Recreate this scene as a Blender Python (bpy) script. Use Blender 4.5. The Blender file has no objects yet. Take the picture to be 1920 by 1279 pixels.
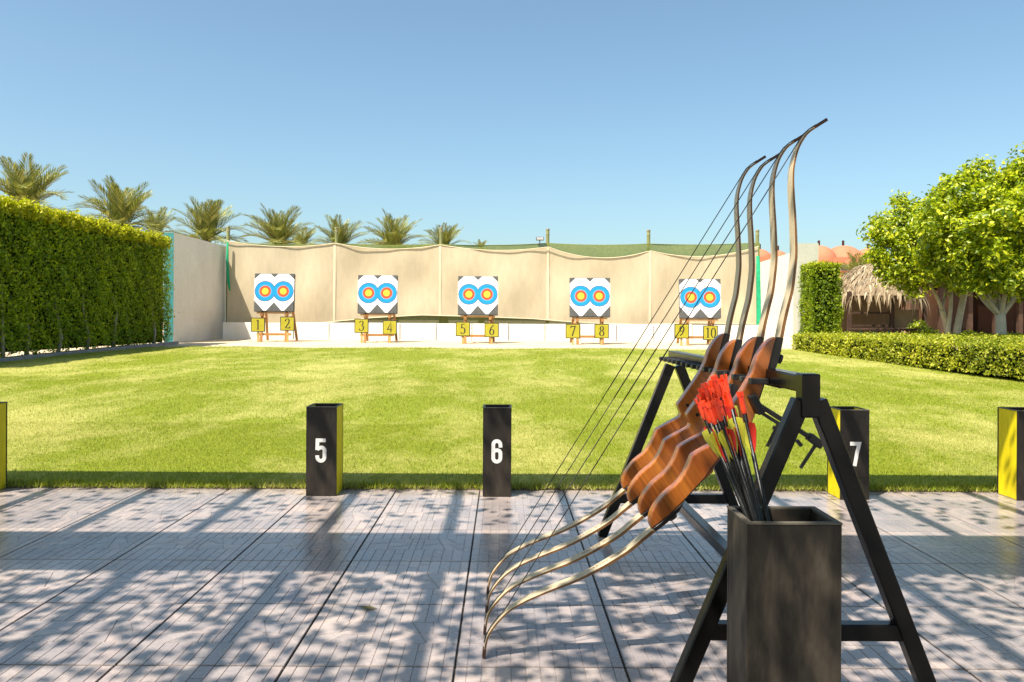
import bpy, bmesh, math, random
import numpy as np
from mathutils import Vector, Matrix

random.seed(7)
RNG = np.random.default_rng(11)
R = math.radians
SC = bpy.context.scene
COL = SC.collection

# ------------------------------------------------------------------ camera
H = 0.93            # eye height
F = 1463.0          # focal length in photo pixels (1920 wide)
CX, CY = 945.0, 600.0
ROLL = 0.0047
cam_d = bpy.data.cameras.new('camera')
cam = bpy.data.objects.new('camera', cam_d)
COL.objects.link(cam)
cam.location = (0, 0, H)
cam.rotation_euler = (Matrix.Rotation(math.pi / 2, 3, 'X') @ Matrix.Rotation(ROLL, 3, 'Z')).to_euler()
cam_d.sensor_width = 36.0
cam_d.lens = 36.0 * F / 1920.0
cam_d.shift_x = (960 - CX) / 1920.0
cam_d.shift_y = (CY - 639.5) / 1920.0
cam_d.clip_start = 0.05
cam_d.clip_end = 3000
SC.camera = cam

# ------------------------------------------------------------------ light
LX, LY = 0.42, 0.43          # horizontal travel of the sunlight per metre of fall
EL = math.atan(1 / math.hypot(LX, LY))
AZ = math.atan2(-LX, -LY)    # where the sun stands, measured from +Y towards +X
world = bpy.data.worlds.new('World')
SC.world = world
world.use_nodes = True
wn = world.node_tree
wn.nodes.clear()
sky = wn.nodes.new('ShaderNodeTexSky')
sky.sky_type = 'NISHITA'
sky.sun_disc = False
sky.sun_elevation = EL
sky.sun_rotation = AZ % (2 * math.pi)
sky.altitude = 0
sky.air_density = 1.0
sky.dust_density = 2.0
sky.ozone_density = 1.6
bg = wn.nodes.new('ShaderNodeBackground')
bg.inputs['Strength'].default_value = 0.10
wo = wn.nodes.new('ShaderNodeOutputWorld')
tint = wn.nodes.new('ShaderNodeMix')
tint.data_type = 'RGBA'
tint.blend_type = 'MULTIPLY'
tint.inputs[0].default_value = 1.0
tint.inputs[7].default_value = (0.88, 1.0, 0.95, 1)
wn.links.new(sky.outputs[0], tint.inputs[6])
wn.links.new(tint.outputs[2], bg.inputs['Color'])
wn.links.new(bg.outputs[0], wo.inputs['Surface'])
sun_d = bpy.data.lights.new('sun', 'SUN')
sun_d.energy = 4.8
sun_d.angle = R(0.53)
sun_d.color = (1.0, 0.93, 0.82)
sun = bpy.data.objects.new('sun', sun_d)
COL.objects.link(sun)
sun.rotation_euler = Vector((LX, LY, -1)).to_track_quat('-Z', 'Y').to_euler()
sun.location = (-5, -5, 12)
SC.view_settings.view_transform = 'Standard'
SC.view_settings.look = 'None'
SC.view_settings.exposure = 1.02
SC.view_settings.gamma = 1.0
SC.view_settings.use_curve_mapping = False
SC.render.engine = 'CYCLES'
SC.cycles.max_bounces = 8
SC.cycles.transparent_max_bounces = 8


# ------------------------------------------------------------------ helpers
def P(px, py, Y):
    """world point seen at photo pixel (px, py) at distance Y"""
    dx, dy = px - CX, py - CY
    c, s = math.cos(ROLL), math.sin(ROLL)
    u, v = dx * c + dy * s, -dx * s + dy * c
    return Vector((u * Y / F, Y, H - v * Y / F))


GS = 0.0138
YE = 4.285          # patio edge


def zg(y):
    return 0.0 if y < YE else GS * (min(y, 27.0) - YE)


def tag(o, label, cat, group=None):
    o['label'] = label
    o['category'] = cat
    if group:
        o['group'] = group
    return o


def thing(name, label, cat, loc=(0, 0, 0), rz=0, group=None):
    o = bpy.data.objects.new(name, None)
    o.empty_display_size = 0.1
    COL.objects.link(o)
    o.location = loc
    o.rotation_euler = (0, 0, rz)
    return tag(o, label, cat, group)


def link(name, me, mt=None, parent=None, loc=(0, 0, 0), rot=(0, 0, 0)):
    o = bpy.data.objects.new(name, me)
    COL.objects.link(o)
    if mt is not None and len(me.materials) == 0:
        me.materials.append(mt)
    if parent is not None:
        o.parent = parent
    o.location = loc
    o.rotation_euler = rot
    return o


class MB:
    """collects vertices and faces, builds one mesh"""
    def __init__(s):
        s.v, s.f, s.m = [], [], []

    def add(s, vs, fs, mi=0):
        n = len(s.v)
        s.v += [tuple(x) for x in vs]
        s.f += [tuple(i + n for i in f) for f in fs]
        s.m += [mi] * len(fs)
        return s

    def box(s, x0, x1, y0, y1, z0, z1, mi=0):
        return s.add([(x0, y0, z0), (x1, y0, z0), (x1, y1, z0), (x0, y1, z0), (x0, y0, z1), (x1, y0, z1), (x1, y1, z1), (x0, y1, z1)],
                     [(0, 3, 2, 1), (4, 5, 6, 7), (0, 1, 5, 4), (1, 2, 6, 5), (2, 3, 7, 6), (3, 0, 4, 7)], mi)

    def bar(s, p, q, w, h, up=(0, 0, 1), mi=0):
        p, q = Vector(p), Vector(q)
        d = (q - p).normalized()
        a = d.cross(Vector(up))
        if a.length < 1e-4:
            a = d.cross(Vector((0, 1, 0)))
        a.normalize()
        b = a.cross(d).normalized()
        a *= w / 2
        b *= h / 2
        vs = [p - a - b, p + a - b, p + a + b, p - a + b, q - a - b, q + a - b, q + a + b, q - a + b]
        return s.add(vs, [(0, 1, 2, 3), (7, 6, 5, 4), (0, 4, 5, 1), (1, 5, 6, 2), (2, 6, 7, 3), (3, 7, 4, 0)], mi)

    def tube(s, pts, rad, n=8, cap=True, mi=0):
        pts = [Vector(p) for p in pts]
        if not hasattr(rad, '__len__'):
            rad = [rad] * len(pts)
        vs, fs = [], []
        prev = None
        for i, p in enumerate(pts):
            d = (pts[min(i + 1, len(pts) - 1)] - pts[max(i - 1, 0)]).normalized()
            if prev is None:
                a = d.cross(Vector((0.13, 0.97, 0.2)))
                if a.length < 0.1:
                    a = d.cross(Vector((1, 0, 0)))
            else:
                a = prev - d * prev.dot(d)
            a.normalize()
            prev = a
            b = d.cross(a)
            for k in range(n):
                t = 2 * math.pi * k / n
                vs.append(p + (a * math.cos(t) + b * math.sin(t)) * rad[i])
        for i in range(len(pts) - 1):
            for k in range(n):
                k2 = (k + 1) % n
                fs.append((i * n + k, i * n + k2, (i + 1) * n + k2, (i + 1) * n + k))
        if cap:
            fs.append(tuple(range(n))[::-1])
            fs.append(tuple((len(pts) - 1) * n + k for k in range(n)))
        return s.add(vs, fs, mi)

    def prism(s, poly, y0, y1, mi=0):
        """poly: (x, z) outline, extruded along y"""
        n = len(poly)
        vs = [(x, y0, z) for x, z in poly] + [(x, y1, z) for x, z in poly]
        fs = [tuple(range(n)), tuple(range(2 * n - 1, n - 1, -1))]
        for i in range(n):
            j = (i + 1) % n
            fs.append((j, i, i + n, j + n))
        return s.add(vs, fs, mi)

    def mesh(s, name, mats=(), smooth=False, bevel=0.0, seg=2, face=None):
        me = bpy.data.meshes.new(name)
        me.from_pydata(s.v, [], s.f)
        for m in mats:
            me.materials.append(m)
        if mats and len(mats) > 1:
            me.polygons.foreach_set('material_index', s.m)
        bm = bmesh.new()
        bm.from_mesh(me)
        if face is None:
            bmesh.ops.recalc_face_normals(bm, faces=bm.faces[:])
        else:                       # open sheets: turn every face towards one side
            fv = Vector(face)
            bm.normal_update()
            bad = [f for f in bm.faces if f.normal.dot(fv) < -1e-5]
            if bad:
                bmesh.ops.reverse_faces(bm, faces=bad)
        if bevel > 0:
            es = [e for e in bm.edges if len(e.link_faces) == 2 and e.calc_face_angle(0) > 0.6]
            bmesh.ops.bevel(bm, geom=es, offset=bevel, segments=seg, profile=0.5, affect='EDGES', clamp_overlap=True)
        bm.to_mesh(me)
        bm.free()
        if smooth:
            me.polygons.foreach_set('use_smooth', [True] * len(me.polygons))
        me.update()
        return me

    def build(s, name, mt, parent=None, smooth=False, bevel=0.0, loc=(0, 0, 0), rot=(0, 0, 0), seg=2, face=None):
        mats = mt if isinstance(mt, (list, tuple)) else [mt]
        return link(name, s.mesh(name, mats, smooth, bevel, seg, face), None, parent, loc, rot)


def fastmesh(name, V, Fc, mt, parent=None):
    """numpy vertices (n,3) and faces (m,k)"""
    me = bpy.data.meshes.new(name)
    V = np.ascontiguousarray(V, dtype=np.float32)
    Fc = np.ascontiguousarray(Fc, dtype=np.int32)
    m, k = Fc.shape
    me.vertices.add(len(V))
    me.vertices.foreach_set('co', V.ravel())
    me.loops.add(m * k)
    me.loops.foreach_set('vertex_index', Fc.ravel())
    me.polygons.add(m)
    me.polygons.foreach_set('loop_start', np.arange(0, m * k, k, dtype=np.int32))
    me.polygons.foreach_set('loop_total', np.full(m, k, dtype=np.int32))
    me.update(calc_edges=True)
    me.materials.append(mt)
    return link(name, me, None, parent)


# ------------------------------------------------------------------ materials
def nodes_of(name):
    m = bpy.data.materials.new(name)
    m.use_nodes = True
    nt = m.node_tree
    b = nt.nodes.get('Principled BSDF')
    return m, nt, b


def mix_col(nt, fac, a, b, mode='MIX'):
    n = nt.nodes.new('ShaderNodeMix')
    n.data_type = 'RGBA'
    n.blend_type = mode
    for sock, val in ((n.inputs['Factor'], fac), (n.inputs['A'], a), (n.inputs['B'], b)):
        pass
    def put(s, v):
        if hasattr(v, 'is_linked') or isinstance(v, bpy.types.NodeSocket):
            nt.links.new(v, s)
        elif isinstance(v, (tuple, list)):
            s.default_value = (*v[:3], 1)
        else:
            s.default_value = v
    put(n.inputs[0], fac)
    put(n.inputs[6], a)
    put(n.inputs[7], b)
    return n.outputs[2]


def noise(nt, scale, detail=4, rough=0.6, vec=None, stretch=None, coord='Object'):
    n = nt.nodes.new('ShaderNodeTexNoise')
    n.inputs['Scale'].default_value = scale
    n.inputs['Detail'].default_value = detail
    n.inputs['Roughness'].default_value = rough
    if vec is None:
        tc = nt.nodes.new('ShaderNodeTexCoord')
        vec = tc.outputs[coord]
    if stretch:
        mp = nt.nodes.new('ShaderNodeMapping')
        mp.inputs['Scale'].default_value = stretch
        nt.links.new(vec, mp.inputs['Vector'])
        vec = mp.outputs[0]
    nt.links.new(vec, n.inputs['Vector'])
    return n.outputs['Fac']


def ramp(nt, fac, stops):
    n = nt.nodes.new('ShaderNodeValToRGB')
    el = n.color_ramp.elements
    while len(el) < len(stops):
        el.new(0.5)
    for e, (p, c) in zip(el, stops):
        e.position = p
        e.color = (*c[:3], 1) if len(c) >= 3 else (c[0], c[0], c[0], 1)
    nt.links.new(fac, n.inputs[0])
    return n.outputs[0]


def bump(nt, b, h, strength=0.3, dist=0.01):
    n = nt.nodes.new('ShaderNodeBump')
    n.inputs['Strength'].default_value = strength
    n.inputs['Distance'].default_value = dist
    nt.links.new(h, n.inputs['Height'])
    nt.links.new(n.outputs[0], b.inputs['Normal'])


def mat(name, c, rough=0.6, c2=None, scale=8, spec=0.5, bumps=0.15, bdist=0.004, metal=0.0, stretch=None, lo=0.35, hi=0.7, objvar=0.0, coord='Object', fine=0.0):
    m, nt, b = nodes_of(name)
    b.inputs['Roughness'].default_value = rough
    b.inputs['Metallic'].default_value = metal
    b.inputs['Specular IOR Level'].default_value = spec
    c2 = c2 or tuple(x * 0.75 for x in c)
    f = noise(nt, scale, 6, 0.65, stretch=stretch, coord=coord)
    col = ramp(nt, f, [(lo, c2), (hi, c)])
    if fine > 0:
        f2 = noise(nt, scale * 9, 3, 0.6, stretch=stretch, coord=coord)
        g = ramp(nt, f2, [(0.3, (1 - fine,) * 3), (0.7, (1 + fine,) * 3)])
        col = mix_col(nt, 1.0, col, g, 'MULTIPLY')
    if objvar > 0:
        oi = nt.nodes.new('ShaderNodeObjectInfo')
        g = ramp(nt, oi.outputs['Random'], [(0.0, (1 - objvar,) * 3), (1.0, (1 + objvar,) * 3)])
        col = mix_col(nt, 1.0, col, g, 'MULTIPLY')
    nt.links.new(col, b.inputs['Base Color'])
    if bumps > 0:
        h = noise(nt, scale * 6, 5, 0.7, stretch=stretch, coord=coord)
        bump(nt, b, h, bumps, bdist)
    return m


def foliage(name, stops, trans=0.35, rough=0.5, spec=0.3, big=None, tmul=(1.3, 1.5, 0.5)):
    """leaves: colour differs per leaf and, slowly, from place to place"""
    m, nt, b = nodes_of(name)
    g = nt.nodes.new('ShaderNodeNewGeometry')
    col = ramp(nt, g.outputs['Random Per Island'], stops)
    if big:
        f = noise(nt, big[0], 3, 0.5)
        col2 = ramp(nt, f, [(0.35, big[1]), (0.65, big[2])])
        col = mix_col(nt, 1.0, col, col2, 'MULTIPLY')
    nt.links.new(col, b.inputs['Base Color'])
    b.inputs['Roughness'].default_value = rough
    b.inputs['Specular IOR Level'].default_value = spec
    tr = nt.nodes.new('ShaderNodeBsdfTranslucent')
    tcol = mix_col(nt, 1.0, col, tmul, 'MULTIPLY')
    nt.links.new(tcol, tr.inputs['Color'])
    ms = nt.nodes.new('ShaderNodeMixShader')
    ms.inputs[0].default_value = trans
    out = nt.nodes.get('Material Output')
    nt.links.new(b.outputs[0], ms.inputs[1])
    nt.links.new(tr.outputs[0], ms.inputs[2])
    nt.links.new(ms.outputs[0], out.inputs['Surface'])
    return m


def grass_mat(name, blades):
    m, nt, b = nodes_of(name)
    tc = nt.nodes.new('ShaderNodeTexCoord')
    v = tc.outputs['Object']
    n1 = noise(nt, 0.55, 4, 0.6, vec=v, stretch=(1.0, 0.5, 1.0))
    n2 = noise(nt, 2.6, 4, 0.65, vec=v, stretch=(1.0, 0.5, 1.0))
    n3 = noise(nt, 14.0, 3, 0.6, vec=v)
    a = nt.nodes.new('ShaderNodeMath'); a.operation = 'MULTIPLY_ADD'
    nt.links.new(n2, a.inputs[0]); a.inputs[1].default_value = 0.45
    nt.links.new(n1, a.inputs[2])
    a2 = nt.nodes.new('ShaderNodeMath'); a2.operation = 'MULTIPLY_ADD'
    nt.links.new(n3, a2.inputs[0]); a2.inputs[1].default_value = 0.25
    nt.links.new(a.outputs[0], a2.inputs[2])
    dry = ramp(nt, a2.outputs[0], [(0.79, (0.0, 0, 0)), (0.99, (0.7, 0.7, 0.7))])
    if blades:
        g = nt.nodes.new('ShaderNodeNewGeometry')
        green = ramp(nt, g.outputs['Random Per Island'], [(0.0, (0.13, 0.18, 0.012)), (0.45, (0.225, 0.275, 0.018)), (0.8, (0.31, 0.335, 0.026)), (1.0, (0.48, 0.44, 0.12))])
        straw = ramp(nt, g.outputs['Random Per Island'], [(0.0, (0.32, 0.33, 0.045)), (0.4, (0.50, 0.47, 0.11)), (1.0, (0.78, 0.69, 0.33))])
    else:
        green = ramp(nt, noise(nt, 60, 3, 0.7, vec=v), [(0.3, (0.11, 0.15, 0.008)), (0.7, (0.28, 0.31, 0.016))])
        straw = ramp(nt, noise(nt, 70, 3, 0.7, vec=v), [(0.3, (0.30, 0.30, 0.05)), (0.7, (0.62, 0.54, 0.20))])
    col = mix_col(nt, dry, green, straw)
    nt.links.new(col, b.inputs['Base Color'])
    b.inputs['Roughness'].default_value = 0.6
    b.inputs['Specular IOR Level'].default_value = 0.15
    if blades:
        tr = nt.nodes.new('ShaderNodeBsdfTranslucent')
        nt.links.new(col, tr.inputs['Color'])
        ms = nt.nodes.new('ShaderNodeMixShader')
        ms.inputs[0].default_value = 0.35
        nt.links.new(b.outputs[0], ms.inputs[1]); nt.links.new(tr.outputs[0], ms.inputs[2])
        nt.links.new(ms.outputs[0], nt.nodes.get('Material Output').inputs['Surface'])
    else:
        bump(nt, b, noise(nt, 90, 3, 0.7, vec=v), 0.6, 0.03)
    return m


M = {}
M['sand'] = mat('sand', (0.62, 0.50, 0.34), 0.9, (0.46, 0.36, 0.24), 1.5, 0.2, 0.5, 0.02, fine=0.15)
M['joint'] = mat('dark_joint', (0.10, 0.08, 0.06), 0.85, (0.06, 0.05, 0.04), 6)
M['lawn'] = grass_mat('lawn_soil_grass', False)
M['blade'] = grass_mat('grass_blade', True)


def tile_material():
    m, nt, b = nodes_of('stamped_concrete')
    g = nt.nodes.new('ShaderNodeNewGeometry')
    oi = nt.nodes.new('ShaderNodeObjectInfo')
    tc = nt.nodes.new('ShaderNodeTexCoord')
    gm = nt.nodes.new('ShaderNodeVectorMath'); gm.operation = 'ADD'
    nt.links.new(tc.outputs['Object'], gm.inputs[0])
    nt.links.new(oi.outputs['Location'], gm.inputs[1])
    v = gm.outputs[0]
    base = ramp(nt, g.outputs['Random Per Island'], [(0.0, (0.290, 0.248, 0.235)), (0.5, (0.332, 0.285, 0.265)), (0.85, (0.372, 0.315, 0.285)), (1.0, (0.39, 0.312, 0.28))])
    st = ramp(nt, noise(nt, 2.3, 5, 0.65, vec=v), [(0.3, (0.72, 0.74, 0.78)), (0.7, (1.16, 1.12, 1.08))])
    col = mix_col(nt, 1.0, base, st, 'MULTIPLY')
    fi = ramp(nt, noise(nt, 90, 4, 0.7, vec=v), [(0.3, (0.84, 0.84, 0.84)), (0.7, (1.14, 1.14, 1.14))])
    col = mix_col(nt, 1.0, col, fi, 'MULTIPLY')
    ov = ramp(nt, oi.outputs['Random'], [(0.0, (0.88, 0.88, 0.90)), (1.0, (1.10, 1.09, 1.07))])
    col = mix_col(nt, 1.0, col, ov, 'MULTIPLY')
    nt.links.new(col, b.inputs['Base Color'])
    rr = ramp(nt, noise(nt, 7, 4, 0.6, vec=v), [(0.3, (0.15, 0.15, 0.15)), (0.75, (0.34, 0.34, 0.34))])
    nt.links.new(rr, b.inputs['Roughness'])
    b.inputs['Specular IOR Level'].default_value = 0.8
    bump(nt, b, noise(nt, 45, 5, 0.7, vec=v), 0.12, 0.004)
    return m


M['tile'] = tile_material()
M['soil'] = mat('edge_soil', (0.16, 0.12, 0.07), 0.95, (0.09, 0.065, 0.035), 12)
M['plaster'] = mat('cream_plaster', (0.72, 0.685, 0.60), 0.85, (0.64, 0.605, 0.53), 1.2, 0.2, 0.2, 0.01, fine=0.05)
M['teal'] = mat('teal_paint', (0.03, 0.24, 0.24), 0.7, (0.03, 0.19, 0.20), 3)
M['greypillar'] = mat('pillar_plaster', (0.50, 0.49, 0.40), 0.85, (0.42, 0.41, 0.34), 4, 0.2, 0.2, 0.01)
M['white'] = mat('white_paint', (0.80, 0.77, 0.71), 0.7, (0.70, 0.66, 0.58), 2.5, 0.3, 0.1, 0.006)
M['darkgap'] = mat('dark_gap_fill', (0.06, 0.05, 0.04), 0.9)  # near-black filler for the block joints and window panes
M['cloth'] = mat('beige_cloth', (0.54, 0.45, 0.305), 0.9, (0.48, 0.395, 0.265), 0.7, 0.1, 0.4, 0.02, stretch=(1, 1, 0.35), fine=0.06)
M['clothlight'] = mat('cloth_seam', (0.67, 0.57, 0.40), 0.9, (0.63, 0.53, 0.36), 2, 0.1)
M['net'] = mat('green_net', (0.22, 0.25, 0.07), 0.9, (0.15, 0.18, 0.05), 14, 0.1, 0.4, 0.01)
_nt = M['net'].node_tree
_ms, _tp = _nt.nodes.new('ShaderNodeMixShader'), _nt.nodes.new('ShaderNodeBsdfTransparent')
_ms.inputs[0].default_value = 0.10
_nt.links.new(_nt.nodes['Principled BSDF'].outputs[0], _ms.inputs[1])
_nt.links.new(_tp.outputs[0], _ms.inputs[2])
_nt.links.new(_ms.outputs[0], _nt.nodes['Material Output'].inputs['Surface'])
M['greennet'] = mat('bright_green_net', (0.02, 0.33, 0.16), 0.85, (0.02, 0.24, 0.11), 9, 0.1)
M['post'] = mat('olive_post', (0.27, 0.27, 0.10), 0.7, (0.18, 0.19, 0.06), 5)
M['cap'] = mat('post_cap', (0.50, 0.46, 0.30), 0.6, (0.12, 0.10, 0.06), 20)
M['curb'] = mat('grey_kerb', (0.30, 0.28, 0.27), 0.85, (0.2, 0.19, 0.19), 5)
M['black'] = mat('black_gloss_paint', (0.003, 0.003, 0.003), 0.24, (0.006, 0.0055, 0.005), 12, 0.22, 0.12, 0.002)
M['blackmat'] = mat('black_plastic', (0.012, 0.011, 0.011), 0.45, (0.02, 0.018, 0.018), 15)
M['binblack'] = mat('worn_black_paint', (0.036, 0.028, 0.020), 0.45, (0.009, 0.007, 0.006), 5, 0.3, 0.25, 0.003, stretch=(1, 1, 0.35), objvar=0.15, fine=0.25)
M['bigbin'] = mat('scuffed_sunstreak_board', (0.125, 0.10, 0.072), 0.5, (0.014, 0.011, 0.008), 4, 0.3, 0.3, 0.003, stretch=(1, 1, 0.28), lo=0.42, hi=0.78, fine=0.4)  # pale streaks: scuffs, lightened further to paint in sun streaks
M['binedge'] = mat('bin_rim', (0.13, 0.11, 0.08), 0.6, (0.07, 0.06, 0.045), 20)
M['yellow'] = mat('yellow_paint', (0.74, 0.60, 0.006), 0.5, (0.64, 0.50, 0.005), 6, 0.4, 0.3, 0.004, stretch=(1, 1, 0.15), fine=0.12)
M['signyellow'] = mat('sign_yellow', (0.42, 0.37, 0.016), 0.6, (0.33, 0.28, 0.010), 9)
M['number'] = mat('white_number', (0.72, 0.70, 0.68), 0.6, (0.62, 0.6, 0.58), 20)
M['signink'] = mat('sign_ink', (0.02, 0.02, 0.012), 0.6)
M['foam'] = mat('grey_foam', (0.12, 0.118, 0.112), 0.9, (0.085, 0.083, 0.08), 9, 0.2)
M['paper'] = mat('white_paper', (0.82, 0.81, 0.83), 0.8, (0.76, 0.75, 0.77), 4, 0.2, 0.0)
M['ringblack'] = mat('ring_black', (0.09, 0.10, 0.12), 0.8)
M['ringblue'] = mat('ring_blue', (0.015, 0.28, 0.60), 0.8, (0.015, 0.25, 0.55), 5, 0.2, 0.0)
M['ringlight'] = mat('ring_inner_blue', (0.10, 0.40, 0.66), 0.8, None, 5, 0.2, 0.0)
M['ringred'] = mat('ring_red', (0.62, 0.10, 0.04), 0.8, None, 5, 0.2, 0.0)
M['ringyellow'] = mat('ring_yellow', (0.80, 0.56, 0.06), 0.8, None, 5, 0.2, 0.0)
M['pine'] = mat('pine_wood', (0.46, 0.23, 0.075), 0.6, (0.33, 0.15, 0.045), 7, 0.4, 0.2, 0.003, stretch=(4, 4, 0.5), objvar=0.2)
M['stake'] = mat('stake_wood', (0.50, 0.36, 0.13), 0.7, (0.40, 0.28, 0.09), 7, 0.3)
M['palmtrunk'] = mat('palm_bark', (0.16, 0.115, 0.07), 0.95, (0.08, 0.06, 0.035), 9, 0.1, 0.9, 0.05)
M['ficusbark'] = mat('pale_bark', (0.56, 0.51, 0.42), 0.85, (0.42, 0.37, 0.29), 6, 0.2, 0.4, 0.01)
M['core'] = mat('hedge_inner_shade', (0.012, 0.018, 0.004), 0.95, None, 5, 0.05)  # near-black: shade between the leaves is put into the colour
M['stem'] = mat('hedge_stem', (0.36, 0.32, 0.25), 0.9, (0.24, 0.2, 0.15), 8)
M['hedge'] = foliage('hedge_leaf', [(0.0, (0.15, 0.10, 0.03)), (0.03, (0.10, 0.15, 0.010)), (0.5, (0.22, 0.30, 0.014)), (0.85, (0.37, 0.44, 0.022)), (1.0, (0.50, 0.52, 0.035))], 0.45, big=(0.9, (0.68, 0.75, 0.75), (1.3, 1.22, 1.1)))
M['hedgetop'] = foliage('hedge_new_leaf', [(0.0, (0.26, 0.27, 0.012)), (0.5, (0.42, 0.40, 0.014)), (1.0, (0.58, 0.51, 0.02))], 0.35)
M['lowleaf'] = foliage('low_hedge_leaf', [(0.0, (0.22, 0.15, 0.05)), (0.04, (0.15, 0.18, 0.014)), (0.4, (0.30, 0.32, 0.02)), (0.8, (0.44, 0.43, 0.03)), (1.0, (0.58, 0.52, 0.08))], 0.35, big=(1.3, (0.72, 0.78, 0.75), (1.25, 1.2, 1.1)))
M['ficus'] = foliage('ficus_leaf', [(0.0, (0.08, 0.13, 0.008)), (0.3, (0.22, 0.29, 0.010)), (0.75, (0.42, 0.45, 0.012)), (1.0, (0.62, 0.58, 0.02))], 0.35, rough=0.38, spec=0.45)
M['frond'] = foliage('palm_leaf', [(0.0, (0.08, 0.105, 0.022)), (0.5, (0.19, 0.205, 0.045)), (1.0, (0.42, 0.38, 0.12))], 0.12)
M['vine'] = foliage('vine_leaf', [(0.0, (0.05, 0.09, 0.01)), (1.0, (0.14, 0.19, 0.02))], 0.2)
M['thatch'] = foliage('thatch_strip', [(0.0, (0.11, 0.07, 0.035)), (0.5, (0.27, 0.20, 0.115)), (1.0, (0.50, 0.40, 0.26))], 0.15, tmul=(1, 0.9, 0.7))
M['timber'] = mat('dark_timber', (0.085, 0.045, 0.028), 0.7, (0.05, 0.028, 0.018), 6, 0.3)
M['brownwall'] = mat('brown_wall', (0.06, 0.026, 0.016), 0.85, (0.035, 0.017, 0.011), 2.5, 0.2)
M['pinkwall'] = mat('pink_plaster', (0.52, 0.30, 0.21), 0.85, (0.42, 0.24, 0.16), 2, 0.2)
M['terracotta'] = mat('terracotta_plaster', (0.50, 0.19, 0.105), 0.85, (0.42, 0.155, 0.085), 0.8, 0.2)
M['tan'] = mat('tan_board', (0.26, 0.18, 0.10), 0.8, (0.2, 0.14, 0.08), 3)
M['greenmetal'] = mat('green_metal', (0.02, 0.13, 0.09), 0.5, None, 6)
M['pergola'] = mat('brown_stained_wood', (0.12, 0.065, 0.035), 0.6, (0.08, 0.045, 0.025), 4)
M['lampgrey'] = mat('lamp_metal', (0.10, 0.10, 0.10), 0.5)
M['glass'] = mat('lamp_glass', (0.5, 0.5, 0.5), 0.1)


def wood_mat(name, dark, light, rough=0.3):
    m, nt, b = nodes_of(name)
    tc = nt.nodes.new('ShaderNodeTexCoord')
    oi = nt.nodes.new('ShaderNodeObjectInfo')
    mp = nt.nodes.new('ShaderNodeMapping')
    mp.inputs['Rotation'].default_value = (0, R(33), 0)
    nt.links.new(tc.outputs['Object'], mp.inputs['Vector'])
    n = noise(nt, 26, 5, 0.6, vec=mp.outputs[0], stretch=(1, 1, 0.09))
    n2 = noise(nt, 120, 3, 0.7, vec=mp.outputs[0], stretch=(1, 1, 0.05))
    c = ramp(nt, n, [(0.3, dark), (0.55, tuple((a + c_) / 2 for a, c_ in zip(dark, light))), (0.75, light)])
    f = ramp(nt, n2, [(0.35, (0.72, 0.72, 0.72)), (0.65, (1.1, 1.1, 1.1))])
    c = mix_col(nt, 1.0, c, f, 'MULTIPLY')
    ov = ramp(nt, oi.outputs['Random'], [(0.0, (0.72, 0.66, 0.6)), (1.0, (1.12, 1.1, 1.05))])
    c = mix_col(nt, 1.0, c, ov, 'MULTIPLY')
    nt.links.new(c, b.inputs['Base Color'])
    b.inputs['Roughness'].default_value = rough
    b.inputs['Coat Weight'].default_value = 0.3
    b.inputs['Coat Roughness'].default_value = 0.15
    return m


M['riser'] = wood_mat('varnished_bow_wood', (0.21, 0.048, 0.009), (0.50, 0.17, 0.025))
M['limb'] = mat('limb_laminate', (0.54, 0.45, 0.30), 0.5, (0.46, 0.37, 0.24), 10, 0.25, 0.0)
M['limbedge'] = wood_mat('limb_edge_wood', (0.15, 0.065, 0.02), (0.30, 0.14, 0.04), 0.4)
M['limbtaupe'] = mat('limb_upper_laminate', (0.56, 0.46, 0.29), 0.4, (0.50, 0.41, 0.25), 10, 0.5, 0.0)
M['tip'] = mat('tip_overlay', (0.07, 0.025, 0.015), 0.35, (0.045, 0.017, 0.01), 20)
M['overlay'] = mat('black_overlay', (0.012, 0.008, 0.008), 0.3, None, 20)
M['string'] = mat('bow_string', (0.035, 0.033, 0.032), 0.7, None, 20)
M['print'] = mat('limb_print', (0.16, 0.05, 0.045), 0.6)
M['steel'] = mat('bright_steel', (0.7, 0.7, 0.7), 0.3, None, 10, 0.5, 0.0, metal=1.0)
M['dryleaf'] = mat('dry_leaf', (0.16, 0.13, 0.05), 0.8, None, 30)
M['shaft'] = mat('black_carbon', (0.006, 0.006, 0.006), 0.35, None, 20, 0.35)
M['nock'] = mat('red_nock', (0.72, 0.022, 0.008), 0.45, (0.70, 0.07, 0.012), 30)
M['vanered'] = mat('red_vane', (0.62, 0.03, 0.02), 0.5, None, 20)
M['vaneyel'] = mat('lime_vane', (0.52, 0.50, 0.04), 0.5, None, 20)


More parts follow.
